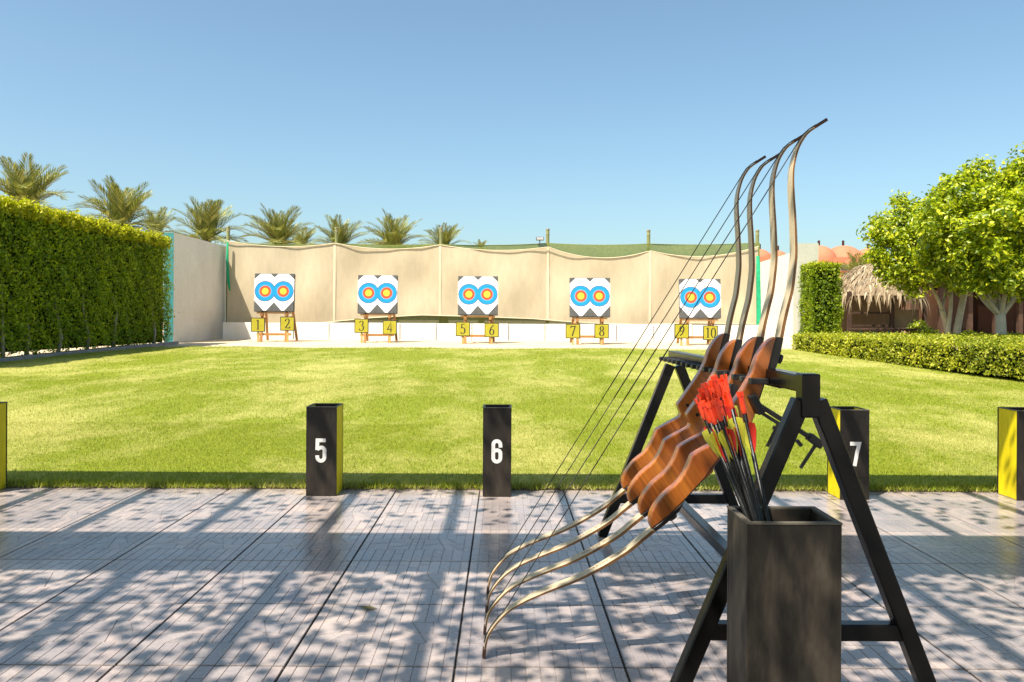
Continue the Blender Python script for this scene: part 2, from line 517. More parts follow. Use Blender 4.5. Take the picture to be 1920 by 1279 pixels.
# ------------------------------------------------------------------ leaf clouds
def leaves(name, pts, nrm, size, mt, parent=None, jitter=0.9, aspect=0.55, fold=0.25, kind=None):
    """one small folded leaf at every point, facing roughly along nrm"""
    n = len(pts)
    N = nrm + RNG.normal(0, jitter, (n, 3))
    N /= np.linalg.norm(N, axis=1, keepdims=True) + 1e-9
    T = RNG.normal(0, 1, (n, 3))
    T -= N * np.sum(T * N, axis=1, keepdims=True)
    T /= np.linalg.norm(T, axis=1, keepdims=True) + 1e-9
    B = np.cross(N, T)
    s = (size * RNG.uniform(0.6, 1.35, n))[:, None]
    a = pts - T * s * 0.5
    c = pts + T * s * 0.5 - N * s * 0.1
    b = pts + B * s * aspect * 0.5 + N * s * fold * 0.3
    d = pts - B * s * aspect * 0.5 + N * s * fold * 0.3
    V = np.stack([a, b, c, d], 1).reshape(-1, 3)
    i = np.arange(n)[:, None] * 4
    Fc = np.concatenate([i + np.array([[0, 1, 2]]), i + np.array([[0, 2, 3]])], 0)
    o = fastmesh(name, V, Fc, mt, parent)
    if kind:
        o['kind'] = kind
    return o


def box_surface(x0, x1, y0, y1, z0, z1, per, rough=0.08, faces='xXyYZ', bulge=None):
    """random points just on the faces of a clipped hedge, with normals"""
    ps, ns = [], []
    for f in faces:
        if f in 'xX':
            A = (y1 - y0) * (z1 - z0); n = int(A * per)
            y = RNG.uniform(y0, y1, n); z = RNG.uniform(z0, z1, n)
            x = np.full(n, x0 if f == 'x' else x1)
            nn = np.tile([-1.0 if f == 'x' else 1.0, 0, 0], (n, 1))
        elif f in 'yY':
            A = (x1 - x0) * (z1 - z0); n = int(A * per)
            x = RNG.uniform(x0, x1, n); z = RNG.uniform(z0, z1, n)
            y = np.full(n, y0 if f == 'y' else y1)
            nn = np.tile([0, -1.0 if f == 'y' else 1.0, 0], (n, 1))
        else:
            A = (x1 - x0) * (y1 - y0); n = int(A * per)
            x = RNG.uniform(x0, x1, n); y = RNG.uniform(y0, y1, n)
            z = np.full(n, z1)
            nn = np.tile([0, 0, 1.0], (n, 1))
        p = np.stack([x, y, z], 1)
        lump = 0.5 * np.sin(p[:, 0] * 5.1 + p[:, 2] * 4.3) * np.sin(p[:, 1] * 4.7 + p[:, 2] * 3.1) + 0.5 * np.sin(p[:, 1] * 11 + p[:, 2] * 9.7 + p[:, 0] * 10)
        off = lump * rough * 0.6 + RNG.normal(0, rough * 0.5, n) - rough * 0.4
        p += nn * off[:, None]
        ps.append(p); ns.append(nn)
    return np.concatenate(ps), np.concatenate(ns)


# ================================================================== GROUND
def profile_sheet(name, mt, x0, x1, ys, dz, nx=2):
    vs, fs = [], []
    xs = np.linspace(x0, x1, nx)
    for y in ys:
        for x in xs:
            vs.append((x, y, zg(y) + dz))
    for i in range(len(ys) - 1):
        for k in range(nx - 1):
            fs.append((i * nx + k, i * nx + k + 1, (i + 1) * nx + k + 1, (i + 1) * nx + k))
    mb = MB(); mb.add(vs, fs)
    o = mb.build(name, mt)
    o['kind'] = 'structure'
    return o


gmb = MB()
gys = [(-500, -0.06), (4.29, -0.06), (4.30, -0.012), (27, zg(27) - 0.012), (900, zg(27) - 0.012)]
gvs = []
for y, z in gys:
    gvs += [(-700, y, z), (700, y, z)]
gmb.add(gvs, [(i * 2, i * 2 + 1, i * 2 + 3, i * 2 + 2) for i in range(len(gys) - 1)])
g = gmb.build('ground', M['sand'], face=(0, 0, 1)); g['kind'] = 'structure'

# lawn: gently uneven sheet with a soil lip against the paving
YL = 19.7
lxs = np.linspace(-9.0, 14.0, 93)
lys = np.concatenate([np.linspace(YE, 8, 30), np.linspace(8.3, YL, 30)])


def lawn_z(x, y):
    return zg(y) + 0.014 + 0.012 * np.sin(x * 1.3 + y * 0.4) * np.sin(y * 0.9) * min(1.0, (y - YE) / 1.5)


lv, lf = [], []
for y in lys:
    for x in lxs:
        yy = y
        if y == lys[-1]:
            yy = y + 0.35 * math.sin(x * 0.8) + 0.15 * math.sin(x * 2.7)
        lv.append((x, yy, lawn_z(x, y) - (0.02 if y == lys[-1] else 0)))
nx = len(lxs)
for i in range(len(lys) - 1):
    for k in range(nx - 1):
        lf.append((i * nx + k, i * nx + k + 1, (i + 1) * nx + k + 1, (i + 1) * nx + k))
lm = MB(); lm.add(lv, lf)
lawn = lm.build('lawn', M['lawn'], smooth=True, face=(0, 0, 1)); lawn['kind'] = 'structure'
lip = MB()
lip_v = []
for x in lxs:
    lip_v += [(x, YE - 0.006, -0.03), (x, YE, 0.0135)]
lip.add(lip_v, [(2 * i, 2 * i + 2, 2 * i + 3, 2 * i + 1) for i in range(nx - 1)])
o = lip.build('lawn_edge', M['soil'], face=(0, -1, 0)); o['kind'] = 'structure'


def blades(name, n, y0, y1, h, w, spread):
    # uniform over a trapezoid that is a little wider than the view
    y = np.sqrt(RNG.uniform(y0 ** 2, y1 ** 2, n))
    half = y * spread
    x = RNG.uniform(-1, 1, n) * half
    keep = (x > -8.9) & (x < 7.6)
    x, y = x[keep], y[keep]
    n = len(x)
    z = GS * (y - YE) + 0.014 + 0.012 * np.sin(x * 1.3 + y * 0.4) * np.sin(y * 0.9) * np.minimum(1, (y - YE) / 1.5)
    hh = h * RNG.uniform(0.45, 1.3, n)
    ww = w * RNG.uniform(0.6, 1.3, n)
    az = RNG.uniform(0, 2 * np.pi, n)
    lean = RNG.uniform(0.3, 1.25, n)
    az2 = az + RNG.normal(0, 0.6, n) + np.pi / 2
    b1 = np.stack([x - np.cos(az2) * ww / 2, y - np.sin(az2) * ww / 2, z - 0.004], 1)
    b2 = np.stack([x + np.cos(az2) * ww / 2, y + np.sin(az2) * ww / 2, z - 0.004], 1)
    tp = np.stack([x + np.cos(az) * hh * np.sin(lean), y + np.sin(az) * hh * np.sin(lean), z + hh * np.cos(lean)], 1)
    V = np.stack([b1, b2, tp], 1).reshape(-1, 3)
    Fc = np.arange(n * 3).reshape(-1, 3)
    return V, Fc


parts = [blades('g', 360000, YE + 0.01, 6.6, 0.017, 0.0038, 1.12), blades('g', 230000, 6.6, 11, 0.020, 0.006, 0.95),
         blades('g', 110000, 11, YL, 0.022, 0.012, 0.80), blades('g', 14000, YE - 0.012, YE + 0.06, 0.040, 0.005, 1.12), blades('g', 4500, YE - 0.06, YE, 0.035, 0.004, 1.12)]
Vs, Fs, off = [], [], 0
for V, Fc in parts:
    Vs.append(V); Fs.append(Fc + off); off += len(V)
o = fastmesh('grass', np.concatenate(Vs), np.concatenate(Fs), M['blade'])
tag(o, 'short mown yellow green lawn grass between the paving and the targets', 'grass'); o['kind'] = 'stuff'

# ================================================================== PATIO
TS = 0.456
TX0, TY0 = 0.329, 2.093
pmb = MB()
pmb.box(-12, 12, -6, YE - 0.006, -0.05, -0.0105)
patio = pmb.build('patio', M['joint']); patio['kind'] = 'structure'


def clip_poly(poly, p, d):
    """part of a convex polygon on the left of the line through p along d"""
    out = []
    for i in range(len(poly)):
        a, b = poly[i], poly[(i + 1) % len(poly)]
        sa = d[0] * (a[1] - p[1]) - d[1] * (a[0] - p[0])
        sb = d[0] * (b[1] - p[1]) - d[1] * (b[0] - p[0])
        if sa >= 0:
            out.append(a)
        if sa * sb < 0:
            t = sa / (sa - sb)
            out.append((a[0] + (b[0] - a[0]) * t, a[1] + (b[1] - a[1]) * t))
    return out


def pad(mb, poly, z0, z1, inset):
    cx = sum(p[0] for p in poly) / len(poly)
    cy = sum(p[1] for p in poly) / len(poly)

    def sh(k):
        r = []
        for x, y in poly:
            dx, dy = cx - x, cy - y
            r.append((x + math.copysign(min(k, abs(dx) * 0.8), dx), y + math.copysign(min(k, abs(dy) * 0.8), dy)))
        return r
    lo, hi = sh(inset), sh(inset + 0.0006)
    n = len(poly)
    vs = [(x, y, z0) for x, y in lo] + [(x, y, z1) for x, y in hi]
    fs = [tuple(range(n, 2 * n))] + [(i, (i + 1) % n, (i + 1) % n + n, i + n) for i in range(n)]
    mb.add(vs, fs)


def tile_mesh(seed, ylen=TS):
    rr = random.Random(seed)
    mb = MB()
    g = 0.003
    mb.add([(g, g, -.0032), (TS - g, g, -.0032), (TS - g, ylen - g, -.0032), (g, ylen - g, -.0032)], [(0, 1, 2, 3)])
    polys = []
    bw = 0.033
    for x0 in (0.0, TS - bw):            # long strips along both sides
        ys = [0, 0.15 + rr.uniform(-.02, .02), 0.31 + rr.uniform(-.02, .02), TS]
        for a, b in zip(ys, ys[1:]):
            polys.append([(x0, a), (x0 + bw, a), (x0 + bw, b), (x0, b)])
    xs = np.linspace(bw, TS - bw, 11)
    for y0, y1 in ((0, 0.15), (TS - 0.15, TS)):   # two courses of small bricks
        for a, b in zip(xs, xs[1:]):
            if rr.random() < 0.4:
                c = y0 + (y1 - y0) * rr.choice((0.33, 0.5, 0.66))
                polys.append([(a, y0), (b, y0), (b, c), (a, c)])
                polys.append([(a, c), (b, c), (b, y1), (a, y1)])
            else:
                polys.append([(a, y0), (b, y0), (b, y1), (a, y1)])
    mid0, mid1 = TS / 2 - 0.026, TS / 2 + 0.026
    for a, b in ((mid0, TS / 2), (TS / 2, mid1)):
        c = 0.15 + rr.uniform(0.05, 0.1)
        polys.append([(a, 0.15), (b, 0.15), (b, c), (a, c)])
        polys.append([(a, c), (b, c), (b, TS - 0.15), (a, TS - 0.15)])
    for a, b in ((bw, mid0), (mid1, TS - bw)):    # crazy-paved panels
        cells = [[(a, 0.15), (b, 0.15), (b, TS - 0.15), (a, TS - 0.15)]]
        for _ in range(5):
            cells.sort(key=lambda q: -abs(sum(q[i][0] * q[(i + 1) % len(q)][1] - q[(i + 1) % len(q)][0] * q[i][1] for i in range(len(q)))))
            q = cells.pop(0)
            cx = sum(p[0] for p in q) / len(q) + rr.uniform(-.015, .015)
            cy = sum(p[1] for p in q) / len(q) + rr.uniform(-.015, .015)
            ex = max(p[0] for p in q) - min(p[0] for p in q)
            ey = max(p[1] for p in q) - min(p[1] for p in q)
            t = (math.pi / 2 if ex > ey else 0) + rr.uniform(-0.6, 0.6)
            d = (math.cos(t), math.sin(t))
            for dd in (d, (-d[0], -d[1])):
                c = clip_poly(q, (cx, cy), dd)
                if len(c) >= 3:
                    cells.append(c)
        polys += cells
    for q in polys:
        if ylen < TS:
            q = clip_poly(q, (0, ylen), (-1, 0))
            q = clip_poly(q, (0, ylen), (-1, 0)) if q else q
            if len(q) < 3 or max(p[1] for p in q) - min(p[1] for p in q) < 0.01:
                continue
        # keep the pieces inside the tile edge
        q = [(min(max(x, g), TS - g), min(max(y, g), ylen - g)) for x, y in q]
        pad(mb, q, -0.0031, rr.uniform(-0.0010, -0.0002), 0.0008)
    return mb.mesh('paving_tile', [M['tile']], face=(0, 0, 1))


tmeshes = [tile_mesh(k) for k in range(3)]
tlast = [tile_mesh(k, YE - 0.012 - (TY0 + 4 * TS)) for k in range(3)]
for i in range(-8, 8):
    for j in range(-6, 5):
        me = (tlast if j == 4 else tmeshes)[random.randrange(3)]
        link('paving_tile', me, None, patio, (TX0 + i * TS, TY0 + j * TS, 0))
# the rest of the paving, out of sight behind and beside, is the same concrete as one sheet a step below the tile tops
rest = MB()
xa, xb, ya = TX0 - 8 * TS - 0.004, TX0 + 8 * TS + 0.004, TY0 - 6 * TS - 0.004
for x0, x1, y0, y1 in ((-12, xa, -6, YE - 0.012), (xb, 12, -6, YE - 0.012), (xa + .002, xb - .002, -6, ya)):
    rest.box(x0, x1, y0, y1, -0.0104, -0.002)
o = rest.build('patio_slab', M['tile']); o['kind'] = 'structure'

# ================================================================== WALLS AND NET
# left end wall, its top level
WT = 3.36
lw = thing('wall', 'tall plain cream wall closing the left end of the range, beside the tall hedge', 'wall', (-9.35, 22.06, 0.2))
MB().box(-0.26, 0, 0.006, 4.45, -0.2, WT - 0.2).build('wall_body', M['plaster'], lw)
MB().box(-0.262, 0.001, 0, 0.006, -0.2, WT - 0.205).build('end_face', M['teal'], lw)
MB().box(0, 0.022, 0.35, 4.4, 0.88, 0.92).build('ledge', M['plaster'], lw)
# right wall
rw = thing('wall', 'bright cream wall closing the right end of the range, behind the bows', 'wall', (0, 0, 0))
a0, a1 = Vector((7.98, 21.1)), Vector((8.42, 25.95))
dirv = (a1 - a0).normalized(); nv = Vector((dirv.y, -dirv.x))
q = [a0 + dirv * 0.5, a1, a1 + nv * 0.25, a0 + dirv * 0.5 + nv * 0.25]
wb = MB(); wb.add([(p.x, p.y, 0) for p in q] + [(p.x, p.y, 2.86) for p in q], [(0, 1, 2, 3), (4, 5, 6, 7), (0, 1, 5, 4), (1, 2, 6, 5), (2, 3, 7, 6), (3, 0, 4, 7)])
wb.build('wall_body', M['plaster'], rw)
q = [a0 + nv * -0.02, a0 + dirv * 0.497 + nv * -0.02, a0 + dirv * 0.497 + nv * 0.50, a0 + nv * 0.50]
wb = MB(); wb.add([(p.x, p.y, 0) for p in q] + [(p.x, p.y, 3.04) for p in q], [(0, 1, 2, 3), (4, 5, 6, 7), (0, 1, 5, 4), (1, 2, 6, 5), (2, 3, 7, 6), (3, 0, 4, 7)])
wb.build('end_pillar', M['greypillar'], rw)

# low white block wall in front of the net
YW = 24.9
lowb = thing('low_wall', 'low white painted block wall running under the beige net', 'low wall', (0, YW, zg(YW)))
px = [417, 483, 550, 617, 683, 750, 818, 885, 954, 1022, 1088, 1156, 1225, 1298, 1362, 1424]
for a, b in zip(px, px[1:]):
    xa_, xb_ = P(a, 625, YW).x, P(b, 625, YW).x
    jx = 0.012
    MB().box(xa_ + jx, xb_ - jx, random.uniform(-.012, .012), 0.22, -0.02, 0.525 + random.uniform(-.012, .012)).build('block', M['white'], lowb, bevel=0.006, seg=1)
MB().box(P(417, 625, YW).x, P(1424, 625, YW).x, 0.04, 0.2, -0.02, 0.49).build('joint_core', M['darkgap'], lowb)

# posts carrying the net
YP = 25.95
post_px = [(428, 425), (631, 427), (827, 427), (1027, 430), (1216, 432), (1420, 432)]
ptop = []
plabels = ['leftmost olive net post, standing by the left wall with green cord', 'olive net post standing between the two leftmost targets', 'olive net post standing left of the middle target',
           'olive net post with a small floodlight beside its top', 'olive net post standing between the two rightmost targets', 'rightmost olive net post behind the bow limbs at the right wall']
for i, (px_, py_) in enumerate(post_px):
    t = P(px_, py_, YP + 0.12)
    ptop.append(t)
    pt = thing('net_post', plabels[i], 'post', (t.x, t.y, zg(YP)), group='posts carrying the net')
    hgt = t.z - zg(YP)
    MB().tube([(0, 0, -0.05), (0, 0, hgt)], 0.058, 10).build('pole', M['post'], pt, smooth=False)
    MB().tube([(0, 0, hgt - 0.03), (0, 0, hgt + 0.012)], 0.068, 10).build('cap', M['cap'], pt)
    MB().tube([(0, 0, hgt - 0.16), (0, 0, hgt - 0.12)], 0.064, 10).build('band', M['cap'], pt)

# green net behind, scalloped top; beige cloth in front with sagging top and lifted bottom
def hang(xa, xb, y, ztop, zbot, nz, nx, ripple, seed):
    rr = np.random.default_rng(seed)
    vs, fs = [], []
    ph = rr.uniform(0, 6, 8)
    for i in range(nz):
        v = i / (nz - 1)
        for k in range(nx):
            u = k / (nx - 1)
            x = xa + (xb - xa) * u
            z0, z1 = zbot(x), ztop(x)
            z = z0 + (z1 - z0) * v
            yy = y + ripple * (0.5 * math.sin(x * 1.1 + ph[0] + v * 1.5) + 0.35 * math.sin(x * 2.9 + ph[1] - v * 2.6) + 0.12 * math.sin(x * 6.1 + ph[2] + v * 3) + 0.25 * math.sin(x * 0.7 + v * 5 + ph[3])) * (0.35 + 0.65 * math.sin(math.pi * min(max(v, 0.02), 0.98)))
            vs.append((x, yy, z))
    for i in range(nz - 1):
        for k in range(nx - 1):
            fs.append((i * nx + k, i * nx + k + 1, (i + 1) * nx + k + 1, (i + 1) * nx + k))
    return vs, fs


xs_post = [p.x for p in ptop]


def scallop(x, sag):
    for i in range(5):
        if xs_post[i] <= x <= xs_post[i + 1]:
            u = (x - xs_post[i]) / (xs_post[i + 1] - xs_post[i])
            return -sag[i] * 4 * u * (1 - u)
    return 0.0


ntz = [P(428, 452, YP).z, P(631, 456, YP).z, P(827, 458, YP).z, P(1027, 456, YP).z, P(1216, 457, YP).z, P(1420, 455, YP).z]
ctz = [P(428, 452, YP).z, P(631, 457, YP).z, P(827, 460, YP).z, P(1027, 464, YP).z, P(1216, 471, YP).z, P(1420, 462, YP).z]


def lerp_post(vals, x):
    return float(np.interp(x, xs_post, vals))


vs, fs = hang(xs_post[0] - .02, xs_post[-1] + .05, YP + 0.02, lambda x: lerp_post(ntz, x) + scallop(x, [.09, .05, .05, .05, .05]), lambda x: 0.4, 10, 120, 0.05, 3)
mb = MB(); mb.add(vs, fs)
net = mb.build('safety_net', M['net'], smooth=True, face=(0, -1, 0))
tag(net, 'olive green safety net showing above and below the beige cloth', 'net')


def cbot(x):
    pxx = [428, 560, 600, 700, 790, 900, 1000, 1060, 1130, 1200, 1300, 1420]
    pyy = [612, 611, 606, 596, 591, 594, 598, 603, 607, 609, 606, 608]
    xx = [P(a, 600, YP).x for a in pxx]
    zz = [P(a, b, YP - .1).z for a, b in zip(pxx, pyy)]
    return float(np.interp(x, xx, zz))


vs, fs = hang(xs_post[0] + .05, xs_post[-1] - .05, YP - 0.14, lambda x: lerp_post(ctz, x) + scallop(x, [.16, .17, .15, .30, .27]), cbot, 26, 260, 0.10, 5)
mb = MB(); mb.add(vs, fs)
cl = mb.build('backstop_cloth', M['cloth'], smooth=True, face=(0, -1, 0))
tag(cl, 'long beige backstop cloth hung between posts behind the targets', 'cloth')
for i in range(1, 5):
    x = xs_post[i]
    sv, sf = [], []
    zt, zb = lerp_post(ctz, x) - 0.01, cbot(x) + 0.01
    for k in range(20):
        z = zb + (zt - zb) * k / 19
        j = int(round((x - vs[0][0]) / (vs[259][0] - vs[0][0]) * 259))
        i_ = int(round(25 * (z - zb) / (zt - zb)))
        yy = min(vs[min(max(ii, 0), 25) * 260 + min(max(j + jj, 0), 259)][1] for ii in (i_ - 1, i_, i_ + 1) for jj in (-1, 0, 1)) - .005
        sv += [(x - .04, yy, z), (x, yy - .004, z), (x + .04, yy, z)]
    for k in range(19):
        sf += [(k * 3, k * 3 + 1, k * 3 + 4, k * 3 + 3), (k * 3 + 1, k * 3 + 2, k * 3 + 5, k * 3 + 4)]
    mb = MB(); mb.add(sv, sf)
    mb.build('seam', M['clothlight'], cl, smooth=True, face=(0, -1, 0))
# hems and top cord
mb = MB()
cx_ = np.linspace(xs_post[0] + .05, xs_post[-1] - .05, 120)
mb.tube([(x, YP - .17, cbot(x)) for x in cx_], 0.014, 5)
mb.build('bottom_hem', M['clothlight'], cl)
mb = MB()
mb.tube([(x, YP - .17, lerp_post(ctz, x) + scallop(x, [.16, .17, .15, .30, .27])) for x in cx_], 0.014, 5)
mb.build('top_hem', M['clothlight'], cl)
mb = MB()
mb.tube([(x, YP + .03, lerp_post(ntz, x) + scallop(x, [.09, .05, .05, .05, .05])) for x in cx_], 0.012, 5)
mb.build('net_cord', M['net'], net)
# green net bundles at both ends
mb = MB()
pts = [P(1421, 480, 25.6), P(1423, 530, 25.6), P(1425, 570, 25.55), P(1424, 605, 25.5), P(1420, 625, 25.4)]
mb.tube(pts, [.05, .09, .12, .10, .08], 9)
o = mb.build('net_bundle', M['greennet'], smooth=True)
tag(o, 'gathered bright green net hanging from the rightmost net post', 'net')
mb = MB()
pts = [P(427, 454, 25.7), P(426, 490, 25.7), P(428, 525, 25.7), P(431, 545, 25.7)]
mb.tube(pts, [.03, .045, .05, .025], 8)
o = mb.build('net_bundle', M['greennet'], smooth=True)
tag(o, 'thin strip of green net hanging from the leftmost net post', 'net')
# floodlight
t = P(1014, 452, YP - .05)
fl = thing('floodlight', 'small grey floodlight fixed at the top edge of the net', 'lamp', t)
MB().box(-.16, .1, -.09, .06, .02, .13).build('housing', M['lampgrey'], fl, bevel=.012)
MB().box(-.14, .08, -.098, -.091, .035, .115).build('lens', M['glass'], fl)
MB().box(-.05, -.02, -.02, .01, -.12, .02).build('bracket', M['lampgrey'], fl)

# ================================================================== HEDGES
def hedge(name, label, x0, x1, y0, y1, z0, z1, per, size, mt, top=None, cat='hedge', rough=0.09, faces='xXyY', toprate=None):
    h = thing(name, label, cat, ((x0 + x1) / 2, (y0 + y1) / 2, z0))
    ox, oy, oz = h.location
    e = rough * 1.3
    MB().box(x0 + e - ox, x1 - e - ox, y0 + e - oy, y1 - e - oy, 0.03 if z1 - z0 < 1 else 0.16, z1 - e - oz).build('shade_core', M['core'], h)  # plain dark box painting the shade behind the leaves
    p, n = box_surface(x0, x1, y0, y1, z0 + 0.02, z1, per, rough, faces)
    if z1 - z0 > 1:                  # thin and bare near the ground
        k = RNG.random(len(p)) < np.clip((p[:, 2] - z0 - .02) / .3, .35, 1)
        p, n = p[k], n[k]
    o = leaves('leaves', p - np.array([ox, oy, oz]), n, size, mt, h, kind='stuff')
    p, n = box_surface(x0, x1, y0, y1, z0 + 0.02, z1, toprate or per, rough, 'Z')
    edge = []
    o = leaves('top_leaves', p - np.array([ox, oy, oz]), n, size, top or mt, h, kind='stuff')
    return h


HL = hedge('hedge', 'tall clipped green hedge along the left side of the lawn', -10.2, -9.05, 11.5, 21.15, 0.13, 3.0, 1800, 0.062, M['hedge'], M['hedgetop'], rough=0.11, faces='Xy')
# fringe of new growth standing up along its lit edge
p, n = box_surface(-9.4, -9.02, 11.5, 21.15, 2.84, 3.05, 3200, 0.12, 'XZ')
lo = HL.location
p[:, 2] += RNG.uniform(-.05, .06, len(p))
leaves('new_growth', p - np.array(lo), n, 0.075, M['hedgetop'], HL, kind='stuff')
for yb in (12.6, 14.15, 14.9, 15.9, 17.0, 18.2, 19.0, 20.2):
    x = -9.12 + random.uniform(-.05, .04)
    mb = MB()
    k = [Vector((x, yb, zg(yb) - .02)), Vector((x + random.uniform(-.06, .08), yb + random.uniform(-.08, .08), zg(yb) + .35)), Vector((x + random.uniform(-.1, .1), yb + random.uniform(-.15, .15), zg(yb) + .9)), Vector((x - .1, yb + random.uniform(-.2, .2), zg(yb) + 1.7))]
    mb.tube([q - Vector(lo) for q in k], [.045, .035, .025, .012], 7)
    mb.build('stem', M['stem'], HL, smooth=True)
kb = thing('kerb', 'grey concrete kerb edging the foot of the tall left hedge', 'kerb', (-8.92, 12, 0))
for k in range(10):
    y0 = 11.5 + k * 0.98
    z = zg(y0 + .5)
    MB().box(-.05, .05, y0 - 12, y0 + .97 - 12, z - .1, z + .075).build('kerb_stone', M['curb'], kb, bevel=.01, seg=1)

hedge('hedge', 'narrow tall clipped hedge beside the pillar of the right wall', 7.95, 8.74, 20.2, 20.95, 0.2, 2.44, 1300, 0.07, M['hedge'], M['hedgetop'], rough=0.08)
LH = hedge('low_hedge', 'low wide clipped hedge on the right edge of the lawn', 7.12, 13.6, 9.4, 19.3, 0.14, 0.62, 1300, 0.055, M['lowleaf'], M['lowleaf'], rough=0.06, faces='xyY', toprate=650)

# ================================================================== PALMS
def frond_mesh(rise, droop, L=1.0, nl=34, seed=0):
    """feather leaf starting at the origin, going out along +X"""
    rr = random.Random(seed)
    mb = MB()
    pts = []
    n = 12
    x = z = 0.0
    ang = rise
    for i in range(n + 1):
        pts.append(Vector((x, 0.03 * math.sin(i * .5), z)))
        ang -= droop / n * (0.4 + 1.2 * i / n)
        x += math.cos(ang) * L / n
        z += math.sin(ang) * L / n
    mb.tube(pts, [0.016 * (1 - 0.85 * i / n) for i in range(n + 1)], 4, False)
    for k in range(nl):
        t = 0.13 + 0.87 * k / (nl - 1)
        fi = t * n
        i = min(int(fi), n - 1)
        p = pts[i].lerp(pts[i + 1], fi - i)
        d = (pts[i + 1] - pts[i]).normalized()
        up = Vector((-d.z, 0, d.x))
        ll = 0.30 * math.sin(math.pi * (0.18 + 0.74 * t)) ** 0.8 * L * rr.uniform(.8, 1.1)
        for s in (-1, 1):
            fwd = 0.75 + 0.5 * t
            q = (d * fwd + Vector((0, s, 0)) * 0.72 + up * rr.uniform(0.05, 0.45)).normalized()
            e = p + q * ll - Vector((0, 0, ll * 0.12))
            w = 0.010 * L + 0.005
            mid = p.lerp(e, .45)
            mb.add([p - d * w * .5, mid - d * w, e, mid + d * w], [(0, 1, 2, 3)])
    return mb.mesh('frond', [M['frond']])


FR = {k: [frond_mesh(r, d, seed=i + j * 7) for j, (r, d) in enumerate(rd)] for i, (k, rd) in enumerate({
    'up': [(1.35, 0.5), (1.2, 0.6)], 'mid': [(1.0, 0.9), (0.85, 0.75), (0.9, 1.3)], 'out': [(0.45, 0.9), (0.25, 0.7), (0.5, 1.4)], 'down': [(-0.1, 0.8), (-0.3, 0.9)]}.items())}


def palm(px_, py_, rpx, Y, label, nf=46, seed=0):
    rr = random.Random(seed * 31 + 5)
    c = P(px_, py_, Y)
    r = rpx * Y / F
    t = thing('palm_tree', label, 'palm tree', (c.x, c.y, zg(Y)), group='date palms behind the range')
    h = c.z - zg(Y)
    mb = MB()
    npt = 12
    mb.tube([(0.05 * math.sin(i), 0, h * i / npt) for i in range(npt + 1)], [0.20 + 0.025 * (i % 2) + (0.05 if i > npt - 2 else 0) for i in range(npt + 1)], 9)
    mb.build('trunk', M['palmtrunk'], t)
    for k in range(nf):
        u = k / nf
        az = k * 2.39996 + rr.uniform(-.3, .3)
        left = -math.cos(az)            # wind from the right: leaves on the left arch over, on the right stand up
        v = u + rr.uniform(-.06, .06)
        kind = 'up' if v < 0.28 else 'mid' if v < 0.62 else 'out' if v < 0.88 else 'down'
        if left < -0.25 and kind == 'mid' and rr.random() < .5:
            kind = 'up'
        me = rr.choice(FR[kind])
        o = link('frond', me, None, t, (0.04 * math.cos(az), 0.04 * math.sin(az), h - .05))
        o.rotation_euler = (rr.uniform(-.25, .25), -0.10 * left + rr.uniform(-.1, .1), az)
        s = r * 1.08 * rr.uniform(.82, 1.1)
        o.scale = (s, s, s)
    return t


palm(48, 390, 92, 31, 'large date palm at the left edge, rising behind the tall hedge', seed=1)
palm(226, 424, 84, 33, 'large date palm behind the far half of the tall left hedge', seed=2)
palm(292, 440, 50, 38, 'small date palm above the junction of hedge and left wall', 34, seed=3)
palm(386, 452, 74, 34, 'large date palm rising directly behind the cream left wall', seed=4)
palm(522, 458, 70, 35, 'date palm behind the net directly above the leftmost target', seed=5)
palm(566, 462, 40, 42, 'low date palm behind the net, between the palm over the leftmost target and the next', 30, seed=6)
palm(636, 466, 58, 40, 'date palm behind the net at its second post', 40, seed=7)
palm(738, 466, 66, 37, 'broad date palm behind the net above the second target from the left', seed=8)
palm(832, 468, 50, 41, 'date palm behind the net at its third post', 40, seed=9)
palm(902, 466, 18, 55, 'tiny distant palm top just right of the palm row', 24, seed=10)
palm(1608, 520, 48, 48, 'grey green palm in front of the terracotta domes', 40, seed=11)

# ================================================================== FICUS TREES
def limb_tube(mb, a, b, r0, r1, bend=0.08, n=6):
    a, b = Vector(a), Vector(b)
    pts = []
    sx, sy = random.uniform(-bend, bend), random.uniform(-bend, bend)
    for i in range(n + 1):
        t = i / n
        k = math.sin(math.pi * t)
        pts.append(a.lerp(b, t) + Vector((sx * k, sy * k, 0)))
    mb.tube(pts, [r0 + (r1 - r0) * i / n for i in range(n + 1)], 8)


